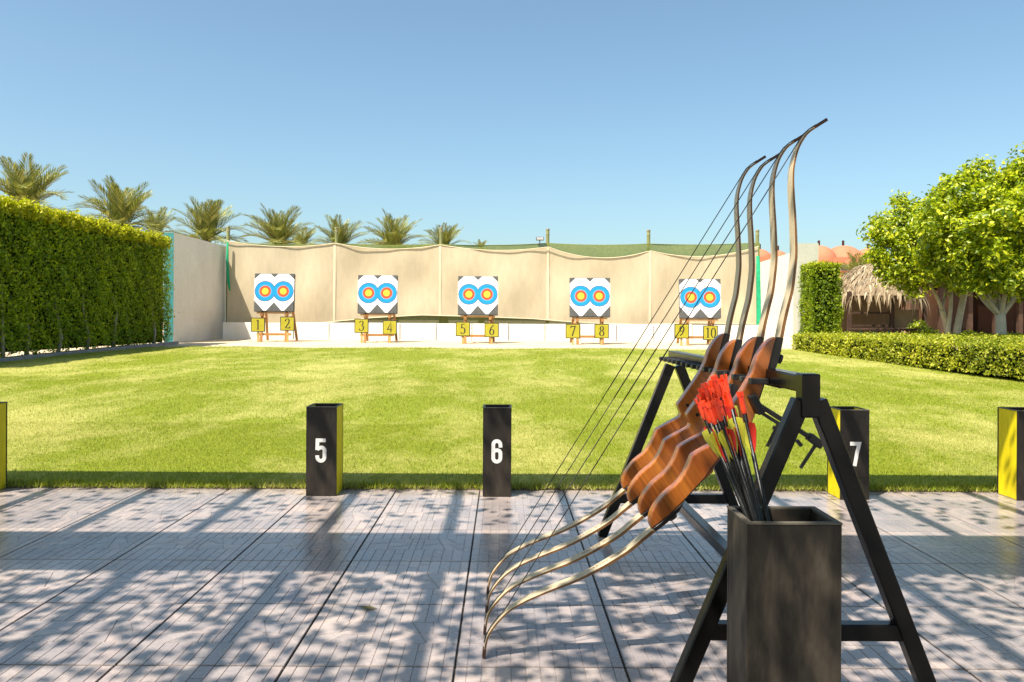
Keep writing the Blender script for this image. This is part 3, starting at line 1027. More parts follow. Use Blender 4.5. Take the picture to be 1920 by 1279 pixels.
def crown(lobes, n, size, parent, seed=0):
    """leaf clusters on and inside a set of lobes: (centre, radius)"""
    rg = np.random.default_rng(seed)
    lo = np.array(parent.location)
    ps, ns = [], []
    sub = []
    for c, r in lobes:
        sub.append((c, r * .72))
        for _ in range(9):
            d = rg.normal(0, 1, 3); d /= np.linalg.norm(d)
            sub.append((Vector(tuple(np.array(tuple(c)) + d * r * rg.uniform(.55, .92))), r * rg.uniform(.22, .46)))
    lobes = sub
    tot = sum(r ** 2 for _, r in lobes)
    C = np.array([tuple(c) for c, _ in lobes]); RR = np.array([r for _, r in lobes])
    for c, r in lobes:
        m = int(n * r * r / tot / 14)
        d = rg.normal(0, 1, (m, 3)); d /= np.linalg.norm(d, axis=1, keepdims=True)
        rad = r * (0.62 + 0.42 * rg.random(m) ** 0.6) * (1 + 0.16 * np.sin(d[:, 0] * 7 + seed) * np.sin(d[:, 2] * 6 + d[:, 1] * 5))
        q = np.array(tuple(c)) + d * rad[:, None] * np.array([1, 1, 0.9])
        # drop clusters buried deep in another lobe
        dist = np.min(np.linalg.norm(q[:, None, :] - C[None], axis=2) / RR[None], axis=1)
        hole = np.sin(q[:, 0] * 5.3 + 1) * np.sin(q[:, 1] * 4.7 + seed) * np.sin(q[:, 2] * 6.1) + .5 * np.sin(q[:, 0] * 11) * np.sin(q[:, 2] * 12.7 + 2)
        ok = (dist > 0.55) & (hole > -.36)
        q, d = q[ok], d[ok]
        k = 14
        jit = rg.normal(0, 0.085, (len(q), k, 3))
        pp = (q[:, None, :] + jit).reshape(-1, 3)
        nn = np.repeat(d, k, 0) * 0.8 + np.array([0, 0, 0.55])
        ps.append(pp); ns.append(nn)
    p = np.concatenate(ps) - lo
    o = leaves('crown', p, np.concatenate(ns), size, M['ficus'], parent, jitter=0.55, aspect=0.5, kind='stuff')
    return o


def lob(px_, py_, r_, Y):
    return (P(px_, py_, Y), r_ * Y / F)


YA = 17.6
base = P(1878, 640, YA); base.z = zg(YA)
ta = thing('ficus_tree', 'large bushy ficus tree on the right with a forked whitewashed trunk', 'tree', base)
mb = MB()
b0 = Vector((0, 0, 0))
fork = P(1876, 588, YA) - base
limb_tube(mb, b0, fork, .125, .105, .01)
for (qx, qy, dy, r) in ((1832, 548, .1, .05), (1800, 520, -.3, .035), (1862, 530, .4, .055), (1878, 520, -.4, .05), (1915, 545, .1, .055), (1950, 520, .3, .04), (1890, 500, .5, .04)):
    limb_tube(mb, fork - Vector((0, 0, .06)), P(qx, qy, YA) + Vector((0, dy, .1)) - base, r + .015, r * .6, .05)
mb.build('trunk', M['ficusbark'], ta, smooth=True)
crown([lob(1800, 385, 62, YA), lob(1862, 370, 60, YA + .5), lob(1935, 350, 74, YA), lob(1780, 440, 62, YA - .4), lob(1850, 440, 80, YA - .7), lob(1920, 450, 85, YA - .5),
       lob(1810, 505, 52, YA - .3), lob(1880, 505, 55, YA - .8), lob(1955, 510, 60, YA), lob(1860, 455, 75, YA + .9), lob(1990, 420, 95, YA + .2), lob(1905, 320, 24, YA), lob(1812, 335, 20, YA + .1), lob(1765, 360, 26, YA), lob(1755, 495, 40, YA)], 66000, 0.12, ta, 4)

YB = 20.2
base = P(1790, 635, YB); base.z = zg(YB)
tb = thing('ficus_tree', 'smaller ficus tree beside the thatched hut with several slanting white trunks', 'tree', base)
mb = MB()
limb_tube(mb, Vector((-.02, 0, 0)), P(1812, 535, YB) - base, .105, .075, .03)
limb_tube(mb, P(1776, 632, YB) - base, P(1784, 540, YB) - base, .06, .045, .03)
k = P(1766, 580, YB) - base
limb_tube(mb, P(1778, 632, YB + .3) - base, k, .085, .07, .03)
limb_tube(mb, k, P(1742, 530, YB) - base, .05, .03, .03)
limb_tube(mb, k, P(1775, 530, YB + .2) - base, .045, .03, .03)
mb.build('trunk', M['ficusbark'], tb, smooth=True)
crown([lob(1690, 425, 52, YB), lob(1665, 470, 42, YB - .2), lob(1715, 465, 62, YB - .4), lob(1755, 500, 52, YB), lob(1700, 510, 48, YB - .3), lob(1740, 430, 50, YB + .3), lob(1790, 500, 50, YB), lob(1655, 440, 22, YB), lob(1685, 385, 18, YB)], 30000, 0.115, tb, 9)

# ================================================================== HUT, PAVILION, FAR BUILDING
YH = 23.5
hc = P(1640, 600, YH); hc.z = zg(YH)
hut = thing('thatched_hut', 'small hut with shaggy dry palm thatch and dark posts', 'hut', hc)
vs, fs = [], []
rings, seg = 6, 20
ztop, zeave = P(1628, 497, YH).z - hc.z, P(1580, 556, YH).z - hc.z
for i in range(rings + 1):
    t = i / rings
    for k in range(seg):
        a = 2 * math.pi * k / seg
        r = 0.15 + 1.15 * t ** 0.75
        vs.append((r * math.cos(a) * 1.1, r * math.sin(a) * .9, ztop - (ztop - zeave) * t ** 1.5))
for i in range(rings):
    for k in range(seg):
        fs.append((i * seg + k, i * seg + (k + 1) % seg, (i + 1) * seg + (k + 1) % seg, (i + 1) * seg + k))
fs.append(tuple(range(seg)))
mb = MB(); mb.add(vs, fs)
mb.build('roof', M['tan'], hut, smooth=True)


def thatch(n, t0, t1, l0, l1, w):
    V, Fc = [], []
    for q in range(n):
        t = random.uniform(t0, t1)
        a = random.uniform(0, 2 * math.pi)
        r = 0.15 + 1.15 * t ** 0.75
        p = Vector((r * math.cos(a) * 1.1, r * math.sin(a) * .9, ztop - (ztop - zeave) * t ** 1.5 + .03))
        L = random.uniform(l0, l1)
        out = Vector((math.cos(a), math.sin(a), 0))
        e = p + out * L * random.uniform(.15, .6) * (1.1 - t * .8) + Vector((random.uniform(-.12, .12), random.uniform(-.08, .08), -L * (0.35 + .6 * t)))
        m = p.lerp(e, .5) + out * .05 * L + Vector((0, 0, .07 * L))
        s = Vector((-math.sin(a), math.cos(a), random.uniform(-.4, .4))) * w * random.uniform(.5, 1.3)
        i = len(V)
        V += [p - s, p + s, m - s, m + s, e]
        Fc += [(i, i + 1, i + 3), (i, i + 3, i + 2), (i + 2, i + 3, i + 4)]
    return np.array([tuple(v) for v in V]), np.array(Fc)


V1, F1 = thatch(1900, 0.0, 1.0, .2, .5, .02)
V2, F2 = thatch(150, 0.85, 1.05, .25, .7, .03)
o = fastmesh('thatch', np.concatenate([V1, V2]), np.concatenate([F1, F2 + len(V1)]), M['thatch'], hut)
o['kind'] = 'stuff'
for sx, sy in ((-1.1, -.75), (0.12, -.8), (1.1, -.75), (-1.1, .75), (1.1, .75)):
    MB().box(sx - .05, sx + .05, sy - .05, sy + .05, -.03, zeave + .12).build('post', M['timber'], hut)
for z, x0, x1 in ((0.92, -1.05, 0.07), (0.55, -1.05, 0.07)):
    MB().box(x0, x1, -.83, -.78, z - .03, z + .03).build('rail', M['timber'], hut)
MB().box(.05, 1.0, -.62, -.57, .48, 1.02).build('back_panel', M['tan'], hut)
MB().box(-1.0, 1.0, .5, .56, -.02, 1.5).build('rear_screen', M['tan'], hut)
tbl = thing('garden_table', 'long dark table with a green metal frame under the thatch', 'table', (hc.x - .25, hc.y - 1.25, hc.z))
MB().box(-.95, .95, -.28, .28, .42, .48).build('table_top', M['timber'], tbl, bevel=.006, seg=1)
for x in (-.85, -.45, -.05, .35, .85):
    MB().box(x - .02, x + .02, -.25, -.21, -.02, .419).build('leg', M['greenmetal'], tbl)
for x in (-.85, .85):
    MB().box(x - .02, x + .02, .21, .25, -.02, .419).build('leg', M['greenmetal'], tbl)
MB().box(-.9, .9, -.245, -.215, .18, .21).build('cross_rail', M['greenmetal'], tbl)
MB().box(-.8, -.3, -.1, .2, 0, .22).build('crate', M['greenmetal'], tbl)

YV = 25.5
pv = thing('pavilion', 'low dark brown open pavilion behind the ficus trunks', 'building', (P(1830, 600, YV).x, YV, zg(YV)))
ox = pv.location.x
W0, W1 = P(1700, 600, YV).x - ox, P(2010, 600, YV).x - ox
MB().box(W0, W1, 2.2, 2.4, -.05, 2.3).build('back_wall', M['brownwall'], pv)
MB().box(W0 - .3, W1 + .3, -.9, 2.7, 2.3, 2.52).build('roof', M['tan'], pv)
for k, a in enumerate((1706, 1757, 1810, 1858, 1903, 1960)):
    x = P(a, 600, YV).x - ox
    MB().box(x - .07, x + .07, -.3, -.16, -.05, 2.3).build('post', M['timber'], pv)
for a, b, m_, z1 in ((1720, 1738, 'pinkwall', 1.9), (1814, 1850, 'timber', 1.7), (1906, 1935, 'brownwall', 2.1), (1865, 1900, 'brownwall', 1.2)):
    MB().box(P(a, 600, YV).x - ox, P(b, 600, YV).x - ox, .9, 1.0, -.05, z1).build('partition', M[m_], pv)
pw = thing('garden_wall', 'pink plaster garden wall between the hut and the pavilion', 'wall', (P(1745, 600, 27.5).x, 27.5, .3))
MB().box(-2.8, 1.2, 0, .2, -.1, 1.75).build('wall_body', M['pinkwall'], pw)
# leafy plants under the trees
for i, (a, Y, hh, nn, lb) in enumerate(((1722, 22.2, .75, 260, 'loose leafy bush just right of the thatched hut'), (1742, 21.6, .5, 200, 'low leafy bush at the foot of the slanting white trunks'), (1815, 20.9, .45, 160, 'low leafy bush right of the slanting white trunks'), (1590, 24.9, 1.3, 220, 'yellow green bush seen through the thatched hut'))):
    q = P(a, 600, Y); q.z = zg(Y)
    t = thing('bush', lb, 'bush', q)
    d = RNG.normal(0, 1, (nn * 3, 3)); d /= np.linalg.norm(d, axis=1, keepdims=True)
    p = d * RNG.uniform(.3, 1, (nn * 3, 1)) * np.array([.3, .3, hh / 2]) + np.array([0, 0, hh / 2 + .05])
    leaves('foliage', p, d, .09, M['ficus'], t, kind='stuff')
    mb = MB()
    for s in range(4):
        mb.tube([(random.uniform(-.06, .06), random.uniform(-.06, .06), -.02), (random.uniform(-.2, .2), random.uniform(-.2, .2), hh * .85)], [.014, .006], 5)
    mb.build('stem', M['stem'], t)

YD = 75.0
fb = thing('domed_building', 'distant terracotta building with domed roofs beyond the right wall', 'building', (P(1590, 600, YD).x, YD, 0.2))
ox = fb.location.x


def dome(px_, py_top, rpx, Yoff=0):
    c = P(px_, py_top, YD); r = rpx * YD / F
    vs, fs = [], []
    ns, nr = 20, 8
    for i in range(nr + 1):
        a = math.pi / 2 * i / nr
        for k in range(ns):
            t = 2 * math.pi * k / ns
            vs.append((c.x - ox + r * math.cos(a) * math.cos(t), Yoff + r * math.cos(a) * math.sin(t), c.z - .2 - r + r * math.sin(a) * .98))
    for i in range(nr):
        for k in range(ns):
            fs.append((i * ns + k, i * ns + (k + 1) % ns, (i + 1) * ns + (k + 1) % ns, (i + 1) * ns + k))
    mb = MB(); mb.add(vs, fs)
    d = mb.build('dome', M['terracotta'], fb, smooth=True)
    MB().tube([(c.x - ox, Yoff, c.z - .25), (c.x - ox, Yoff, c.z + .25)], .12, 8).build('finial', M['brownwall'], d)


for a, b, r, yo in ((1551, 456, 34, 2), (1602, 455, 42, 2.5), (1655, 460, 36, 3), (1437, 463, 24, 2), (1472, 466, 20, 2)):
    dome(a, b, r, yo)
MB().box(P(1415, 600, YD).x - ox, P(1700, 600, YD).x - ox, .5, 8, -.3, P(1500, 481, YD).z - .2).build('wall', M['terracotta'], fb)
for a in (1545, 1562, 1586, 1620, 1640):
    x = P(a, 600, YD).x - ox
    f = MB().box(x - .45, x + .45, .36, .499, P(a, 508, YD).z - .2, P(a, 495, YD).z - .2).build('window', M['pinkwall'], fb)
    MB().box(x - .32, x + .32, .34, .359, P(a, 507, YD).z - .2, P(a, 496.5, YD).z - .2).build('pane', M['darkgap'], f)

# ================================================================== DIGITS
def ribbon(path, wf, y, closed=False):
    """flat stroke along (x, z) path; wf(dx, dz) gives its width"""
    path = [p for k, p in enumerate(path) if k == 0 or math.hypot(p[0] - path[k - 1][0], p[1] - path[k - 1][1]) > 1e-5]
    n = len(path)
    L, Rr = [], []
    for i, (x, z) in enumerate(path):
        a = path[i - 1] if i > 0 else (path[-1] if closed else None)
        b = path[(i + 1) % n] if (i < n - 1 or closed) else None
        d1 = Vector((x - a[0], z - a[1])).normalized() if a else None
        d2 = Vector((b[0] - x, b[1] - z)).normalized() if b else None
        d1 = d1 or d2
        d2 = d2 or d1
        t = (d1 + d2)
        t = t.normalized() if t.length > 1e-6 else d1
        nn = Vector((-t.y, t.x))
        c = max(0.5, abs(nn.dot(Vector((-d1.y, d1.x)))))
        w = wf(t.x, t.y) / 2 / c
        L.append((x + nn.x * w, y, z + nn.y * w)); Rr.append((x - nn.x * w, y, z - nn.y * w))
    fs = []
    m = n if closed else n - 1
    for i in range(m):
        j = (i + 1) % n
        fs.append((i, j, j + n, i + n))
    return L + Rr, fs


def arc(cx, cz, rx, rz, a0, a1, n=10):
    return [(cx + rx * math.cos(R(a0 + (a1 - a0) * i / n)), cz + rz * math.sin(R(a0 + (a1 - a0) * i / n))) for i in range(n + 1)]


SANS = {  # heavy condensed numerals in a box 0.46 wide, 1 high
    '5': [([(.43, .925), (.085, .925), (.075, .52)], False), ([(.075, .56), (.16, .60)] + arc(.24, .5, .14, .13, 90, 0, 5) + [(.38, .25)] + arc(.23, .23, .15, .16, 0, -180, 8) + [(.08, .30)], False)],
    '6': [([(.38, .66), (.38, .77)] + arc(.23, .77, .15, .16, 0, 180, 8) + [(.08, .22)], False), (arc(.23, .42, .15, .13, 0, 180, 8) + arc(.23, .23, .15, .16, 180, 360, 8), True)],
    '7': [([(.03, .925), (.41, .925), (.33, .6), (.22, .0)], False)],
    '8': [(arc(.23, .74, .14, .19, -90, 270, 14), True), (arc(.23, .25, .15, .18, -90, 270, 14), True)],
}
SERIF = {  # book numerals in a box 0.5 wide, 1 high
    '1': [([(.25, .0), (.25, .97)], False), ([(.25, .95), (.10, .86)], False), ([(.1, .02), (.4, .02)], False)],
    '2': [([(.06, .72)] + arc(.24, .74, .19, .22, 160, -20, 10) + [(.34, .5), (.05, .04)], False), ([(.05, .05), (.47, .05), (.48, .16)], False)],
    '3': [([(.07, .80)] + arc(.23, .76, .17, .2, 150, -80, 10), False), (arc(.22, .28, .22, .27, 85, -160, 12), False)],
    '4': [([(.36, .0), (.36, .97), (.02, .28), (.5, .28)], False)],
    '5': [([(.44, .95), (.14, .95), (.11, .55)], False), ([(.11, .55)] + arc(.22, .32, .22, .30, 100, -150, 12), False)],
    '6': [([(.42, .97), (.2, .75), (.07, .4)] + arc(.25, .28, .19, .27, 175, 530, 16), False)],
    '7': [([(.04, .80), (.05, .94), (.46, .94), (.18, .0)], False)],
    '8': [(arc(.25, .74, .15, .21, -90, 270, 14), True), (arc(.25, .26, .2, .25, -90, 270, 14), True)],
    '9': [([(.08, .03), (.3, .25), (.43, .6)] + arc(.25, .70, .19, .26, -5, 350, 16), False)],
    '0': [(arc(.25, .48, .2, .47, 0, 360, 18)[:-1], True)],
}


def numeral(txt, font, h, wf, y, cx, z0, parent, mt, name='numeral', pitch=0.55):
    mb = MB()
    tot = pitch * (len(txt) - 1) + 0.48
    for i, ch in enumerate(txt):
        k = 0
        for path, closed in font[ch]:
            pth = [(cx + (x - tot / 2 + pitch * i) * h, z0 + z * h) for x, z in path]
            v, f = ribbon(pth, lambda a, b: wf(a, b) * h, y - k * 0.0006, closed)
            mb.add(v, f)
            k += 1
    me = mb.mesh(name, [mt], face=(0, -1, 0))
    return link(name, me, None, parent)


# ================================================================== NUMBERED BINS
def panel_bin(label, x0, w, d, h, y0, fronts, sides, group, num=None, rot=0, numz=None, numh=.126):
    b = thing('arrow_bin', label, 'bin', (x0 + w / 2, y0 + d / 2, 0.0015), rot, group)
    t = .011
    hw, hd = w / 2, d / 2
    MB().box(-hw, hw, -hd, -hd + t, 0, h).build('panel', M[fronts], b, bevel=.0015, seg=1)
    MB().box(-hw, hw, hd - t, hd, 0, h).build('panel', M[fronts], b, bevel=.0015, seg=1)
    MB().box(-hw + .0006, -hw + t, -hd + t, hd - t, 0, h - .0007).build('panel', M[sides], b, bevel=.0012, seg=1)
    MB().box(hw - t, hw - .0006, -hd + t, hd - t, 0, h - .0007).build('panel', M[sides], b, bevel=.0012, seg=1)
    MB().box(-hw + t, hw - t, -hd + t, hd - t, .004, .014).build('base', M['binblack'], b)
    mb = MB()
    e = .0008
    for a in ((-hw - e, hw + e, -hd - e, -hd + t), (-hw - e, hw + e, hd - t, hd + e), (-hw - e, -hw + t, -hd + t, hd - t), (hw - t, hw + e, -hd + t, hd - t)):
        mb.box(a[0], a[1], a[2], a[3], h, h + .0035)
    mb.build('rim', M['binedge'], b)
    if num:
        numeral(num, SANS, numh, lambda a, c: .155, -hd - .0012, 0, numz, b, M['number'])
    return b


G = 'numbered bins along the shooting line'
Yb = 4.10
panel_bin('arrow bin cut by the left picture edge, showing a yellow side', P(0, 900, Yb).x - .16 - .07, .16, .17, .465, Yb, 'binblack', 'yellow', G)
panel_bin('black bin numbered five with a yellow right side', P(573.5, 900, Yb).x, .16, .17, .465, Yb, 'binblack', 'yellow', G, '5', 0, .175)
panel_bin('black bin numbered six standing at the lawn edge', P(905, 900, Yb).x, .15, .15, .465, Yb, 'binblack', 'yellow', G, '6', 0, .175)
panel_bin('black bin numbered seven, partly behind the rack leg', P(1576, 900, Yb - .03).x, .15, .17, .465, Yb - .03, 'binblack', 'yellow', G, '7', 0, .175)
panel_bin('bin cut by the right picture edge, showing a yellow left side', P(1908, 900, Yb - .03).x, .16, .17, .465, Yb - .03, 'binblack', 'yellow', G, '8', 0, .175)

# ================================================================== TARGETS
tx = [(478, 553, 514, 640), (672, 745, 517, 642), (860, 932, 519, 645), (1069, 1141, 522, 647), (1274, 1348, 524, 650)]
tY = [23.3, 23.1, 22.8, 22.6, 22.4]
WORD = {'1': 'one', '2': 'two', '3': 'three', '4': 'four', '5': 'five', '6': 'six', '7': 'seven', '8': 'eight', '9': 'nine', '10': 'ten'}
names = [('1', '2'), ('3', '4'), ('5', '6'), ('7', '8'), ('9', '10')]
sgn = [((484, 609), (539, 607)), ((678, 611), (731, 614)), ((868, 617), (922, 619)), ((1074, 621), (1128, 621)), ((1278, 621), (1332, 624))]
BW, BH, BT = 1.16, 1.14, .16


def disc(r0, r1, cx, cz, y, n=36):
    vs, fs = [], []
    for k in range(n):
        a = 2 * math.pi * k / n
        vs.append((cx + r1 * math.cos(a), y, cz + r1 * math.sin(a)))
    if r0 <= 0:
        return vs, [tuple(range(n))]
    for k in range(n):
        a = 2 * math.pi * k / n
        vs.append((cx + r0 * math.cos(a), y, cz + r0 * math.sin(a)))
    return vs, [(k, (k + 1) % n, (k + 1) % n + n, k + n) for k in range(n)]


yaws = [0.06, 0.03, 0.0, 0.0, -0.05]
for i in range(5):
    xl, xr, yt, yb = tx[i]
    Y = tY[i]
    c = P((xl + xr) / 2, yb, Y)
    gz = zg(Y) - .012
    n1, n2 = WORD[names[i][0]], WORD[names[i][1]]
    st = thing('target_stand', f'orange wooden easel holding the target between number signs {n1} and {n2}', 'stand', (c.x, Y, gz), yaws[i], 'wooden target stands')
    ztop_ = P((xl + xr) / 2, yt, Y).z - gz
    zb_ = ztop_ - BH - .02
    for sx in (-.36, .36):
        MB().bar((sx, -.20, -.01), (sx * .98, .13, ztop_ - .15), .075, .045).build('front_leg', M['pine'], st)
        MB().bar((sx * 1.25, 1.0, -.01), (sx * 1.02, .20, ztop_ - .25), .07, .045).build('rear_leg', M['pine'], st)
        MB().bar((sx, -.21, zb_ - .06), (sx, .02, zb_ - .06), .07, .07).build('peg', M['pine'], st)
        MB().bar((sx, -.10, zb_ - .22), (sx * 1.12, .45, zb_ - .12), .05, .05).build('strut', M['pine'], st)
    MB().bar((-.5, -.125, .22), (.5, -.125, .22), .04, .07).build('crossbar', M['pine'], st)
    MB().bar((-.5, -.1, zb_ - .001), (.5, -.1, zb_ - .001), .10, .045).build('shelf', M['pine'], st)
    tilt = -.10
    bd = thing('target_board', f'square grey foam target with two blue ringed faces above signs {n1} and {n2}', 'archery target', (c.x, Y, gz + zb_ + .024), yaws[i], 'archery targets in front of the net')
    bd.rotation_euler = (tilt, 0, yaws[i])
    mb = MB()
    for k in range(4):
        mb.box(-BW / 2, BW / 2, -BT - .02, -.02, BH * k / 4 + .002, BH * (k + 1) / 4 - .002)
    mb.build('foam_block', M['foam'], bd, bevel=.01, seg=1)
    for s in (-1, 1):
        yy = -BT - .0245 - (.002 if s > 0 else 0)
        hw = .318
        cxp = s * .264
        zc = BH * .53
        poly = [(-hw, -.27), (-.04, -.58), (.04, -.58), (hw, -.27), (hw, .36), (.15, .52), (-.15, .52), (-hw, .36)]
        mb = MB()
        px_ = [(cxp + x, zc + z) for x, z in poly]
        px_ = clip_poly(px_[::-1] if False else px_, (0, 0), (0, -1) if s > 0 else (0, 1))
        mb.prism(px_, yy, yy + .003)
        tf = mb.build('target_face', M['paper'], bd)
        for k, (r0, r1, m_) in enumerate(((.290, .308, 'ringblack'), (.196, .290, 'ringblue'), (.170, .196, 'ringlight'), (.100, .170, 'ringred'), (0, .100, 'ringyellow'))):
            v, f = disc(r0, r1, cxp, zc, yy - .0015)
            if s > 0:
                v = [(min(max(x, .0), 9), y, z) for x, y, z in v]
            else:
                v = [(min(x, .0), y, z) for x, y, z in v]
            mb = MB(); mb.add(v, f)
            mb.build('ring', M[m_], tf, face=(0, -1, 0))
    for s in (0, 1):
        spx, spy = sgn[i][s]
        Ys = Y - .55
        q = P(spx, spy, Ys)
        g0 = zg(Ys) - .012
        sg = thing('number_sign', f'yellow board with the number {WORD[names[i][s]]} on a short stake', 'sign', (q.x, Ys, g0), random.uniform(-.06, .06), 'yellow lane number signs')
        hs = .205
        zc = q.z - g0
        MB().box(-.028, .028, .004, .034, -.02, zc + .1).build('stake', M['stake'], sg)
        MB().box(-hs, hs, -.018, .0035, zc - hs, zc + hs).build('frame', M['signink'], sg)
        MB().box(-hs + .022, hs - .022, -.022, -.0185, zc - hs + .022, zc + hs - .022).build('board', M['signyellow'], sg)
        hN = .29
        numeral(names[i][s], SERIF, hN, lambda a, b: .035 + .09 * abs(b) ** 1.5, -.0232, 0, zc - hN * .48, sg, M['signink'], pitch=.52)

# ================================================================== BOW RACK
XR = 0.735
Y0R, Y1R = 1.88, 3.36
ZA = 0.80
rack = thing('bow_rack', 'black steel A-frame rack standing on the paving with bows hung across it', 'rack', (XR, (Y0R + Y1R) / 2, 0))
rl = rack.location


def rk(name, a, b, w, h, up=(0, 0, 1), bev=.004, m_='black'):
    mb = MB()
    mb.bar(Vector(a) - rl, Vector(b) - rl, w, h, up)
    return mb.build(name, M[m_], rack, bevel=bev)


for Y in (Y0R, Y1R):
    dy = .002
    rk('leg', (XR - .018, Y + dy, ZA - .06), (.407 if Y < 2 else .425, Y + dy, 0.0), .040, .040, (0, 1, 0))
    rk('leg', (XR + .018, Y - dy, ZA - .06), (1.043, Y - dy, 0.0), .040, .040, (0, 1, 0))
    zc = .185 if Y < 2 else .165
    fr = (ZA - .06 - zc) / (ZA - .06)
    x0 = XR - .018 + ((.407 if Y < 2 else .425) - XR + .018) * fr
    x1 = XR + .018 + (1.043 - XR - .018) * fr
    rk('crossbar', (x0 + .012, Y, zc), (x1 - .012, Y, zc), .034, .040)
rk('post', (XR - .003, Y0R - .003, ZA - .10), (XR - .003, Y0R - .003, ZA + .005), .044, .046, (0, 1, 0))
rk('top_rail', (XR, Y0R + .022, ZA - .021), (XR, Y1R + .03, ZA - .021), .042, .042)
rk('stretcher', (XR, Y0R + .018, .178), (XR, Y1R - .018, .168), .038, .036)
YBOW = [2.126, 2.285, 2.455, 2.620]
prong_me = MB().box(-.050, 0, -.012, .012, -.008, .008).mesh('prong', [M['blackmat']], bevel=.002, seg=1)
yk = []
for yb_ in YBOW + [2.78, 2.94, 3.10, 3.26]:
    yk += [yb_ - .018, yb_ + .064]
for y in yk:
    if y < Y1R + .06:
        link('prong', prong_me, None, rack, Vector((XR - .0215, y, ZA - .032)) - rl)
MB().box(XR - .0205 - rl.x, XR + .0 - rl.x, 2.02 - rl.y, Y1R + .05 - rl.y, ZA - .044 - rl.z, ZA - .0425 - rl.z).build('comb_strip', M['blackmat'], rack)

# ================================================================== BOWS
YF_ = 2.126


def q2(pts):
    """profile pixels of the nearest bow -> (x, z) in metres, measured from its lower tip"""
    return [((p.x), (p.z)) for p in (P(a, b, YF_) for a, b in pts)]


OX = P(910, 1241, YF_).x
LOC = lambda pl: [(x - OX, z) for x, z in pl]
up_px = [(1469, 636), (1474.6, 606), (1482, 574), (1489, 545), (1493.4, 509), (1496, 480), (1495.6, 450), (1494.5, 425), (1493, 397), (1491, 369), (1490, 341), (1491, 319), (1495, 298), (1501, 279), (1509, 264), (1520, 250), (1539, 237), (1556.5, 226)]
dn_px = [(1229, 1000), (1207.7, 1017), (1181.4, 1038.6), (1142, 1063), (1109, 1081), (1076.6, 1096), (1043.8, 1108.5), (1011, 1121.5), (978.3, 1137), (955.4, 1151.6), (935.7, 1171), (919.3, 1194), (912.8, 1214), (910, 1240)]
riser_px = [(1456, 634), (1448.5, 637.5), (1441, 643), (1434.5, 650), (1423.5, 665.7), (1416.5, 683), (1412, 700), (1403, 717), (1392, 736), (1377, 757), (1361, 780), (1347, 799), (1349, 806), (1355, 820), (1351, 828), (1334, 837), (1322, 843), (1303, 854), (1298, 858), (1295, 866), (1286, 888), (1271.5, 909.5), (1250, 925.7), (1235.5, 942), (1223, 960), (1218.5, 976), (1219, 988), (1222, 994),
            (1241, 979.6), (1261, 961.6), (1275, 949), (1288, 936), (1304, 920), (1313, 909.5), (1327, 897), (1337, 888), (1340, 876), (1350, 864), (1374, 848), (1392, 832), (1402, 820), (1409, 800), (1417, 778), (1425, 752), (1434, 722), (1441, 696), (1449, 662)]
top_px = [(1456.6, 634), (1469.8, 636), (1465, 662), (1457, 689), (1443, 714), (1434.5, 723), (1441.6, 696), (1449.6, 662)]
bot_px = [(1222.5, 994.6), (1229, 1000.5), (1246, 987.5), (1261, 974.5), (1275, 960.5), (1282, 946), (1287.5, 937), (1275.3, 949.6), (1261.3, 962.2), (1241.3, 980.2)]


def smooth_poly(pl, it=1, keep=35):
    """round off the gentle corners of an outline, keep the sharp ones"""
    for _ in range(it):
        out = []
        n = len(pl)
        for i in range(n):
            a, b, c = Vector(pl[i - 1]), Vector(pl[i]), Vector(pl[(i + 1) % n])
            u, v = (b - a), (c - b)
            ang = abs(math.degrees(u.angle(v))) if u.length > 1e-7 and v.length > 1e-7 else 0
            if ang > keep:
                out.append(tuple(b))
            else:
                out.append(tuple(b.lerp(a, .25))); out.append(tuple(b.lerp(c, .25)))
        pl = out
    return pl


def densify(pl, k=3):
    """Catmull-Rom through the points"""
    out = []
    n = len(pl)
    for i in range(n - 1):
        p0, p1, p2, p3 = (Vector(pl[max(i - 1, 0)]), Vector(pl[i]), Vector(pl[i + 1]), Vector(pl[min(i + 2, n - 1)]))
        for j in range(k):
            t = j / k
            out.append(tuple(0.5 * ((2 * p1) + (p2 - p0) * t + (2 * p0 - 5 * p1 + 4 * p2 - p3) * t * t + (3 * p1 - p0 - 3 * p2 + p3) * t ** 3)))
    out.append(tuple(pl[-1]))
    return out


WR = .040           # bow thickness along Y at the riser
YC = WR / 2


def limb_parts(pl, side, wfun, tfun, t0=0.0, t1=1.0):
    """sweep along the back edge line; side=+1: string side is on the left of travel"""
    pl = densify(pl, 3)
    n = len(pl)
    a, b = int(t0 * (n - 1)), int(round(t1 * (n - 1)))
    vs, fs, mi = [], [], []
    for i in range(a, b + 1):
        t = i / (n - 1)
        p = Vector(pl[i])
        d = (Vector(pl[min(i + 1, n - 1)]) - Vector(pl[max(i - 1, 0)])).normalized()
        nn = Vector((-d.y, d.x)) * side
        w, th = wfun(t) / 2, tfun(t)
        q = p + nn * th
        vs += [(p.x, YC - w, p.y), (q.x, YC - w, q.y), (q.x, YC + w, q.y), (p.x, YC + w, p.y)]
    m = b - a + 1
    for i in range(m - 1):
        for k in range(4):
            k2 = (k + 1) % 4
            fs.append((i * 4 + k, i * 4 + k2, (i + 1) * 4 + k2, (i + 1) * 4 + k))
            mi.append(1 if k in (0, 2) else 0)   # edges show the wood, faces the laminate
    fs.append((0, 1, 2, 3)); mi.append(1)
    fs.append(tuple((m - 1) * 4 + k for k in range(4))); mi.append(1)
    mb = MB(); mb.add(vs, fs); mb.m = mi
    return mb


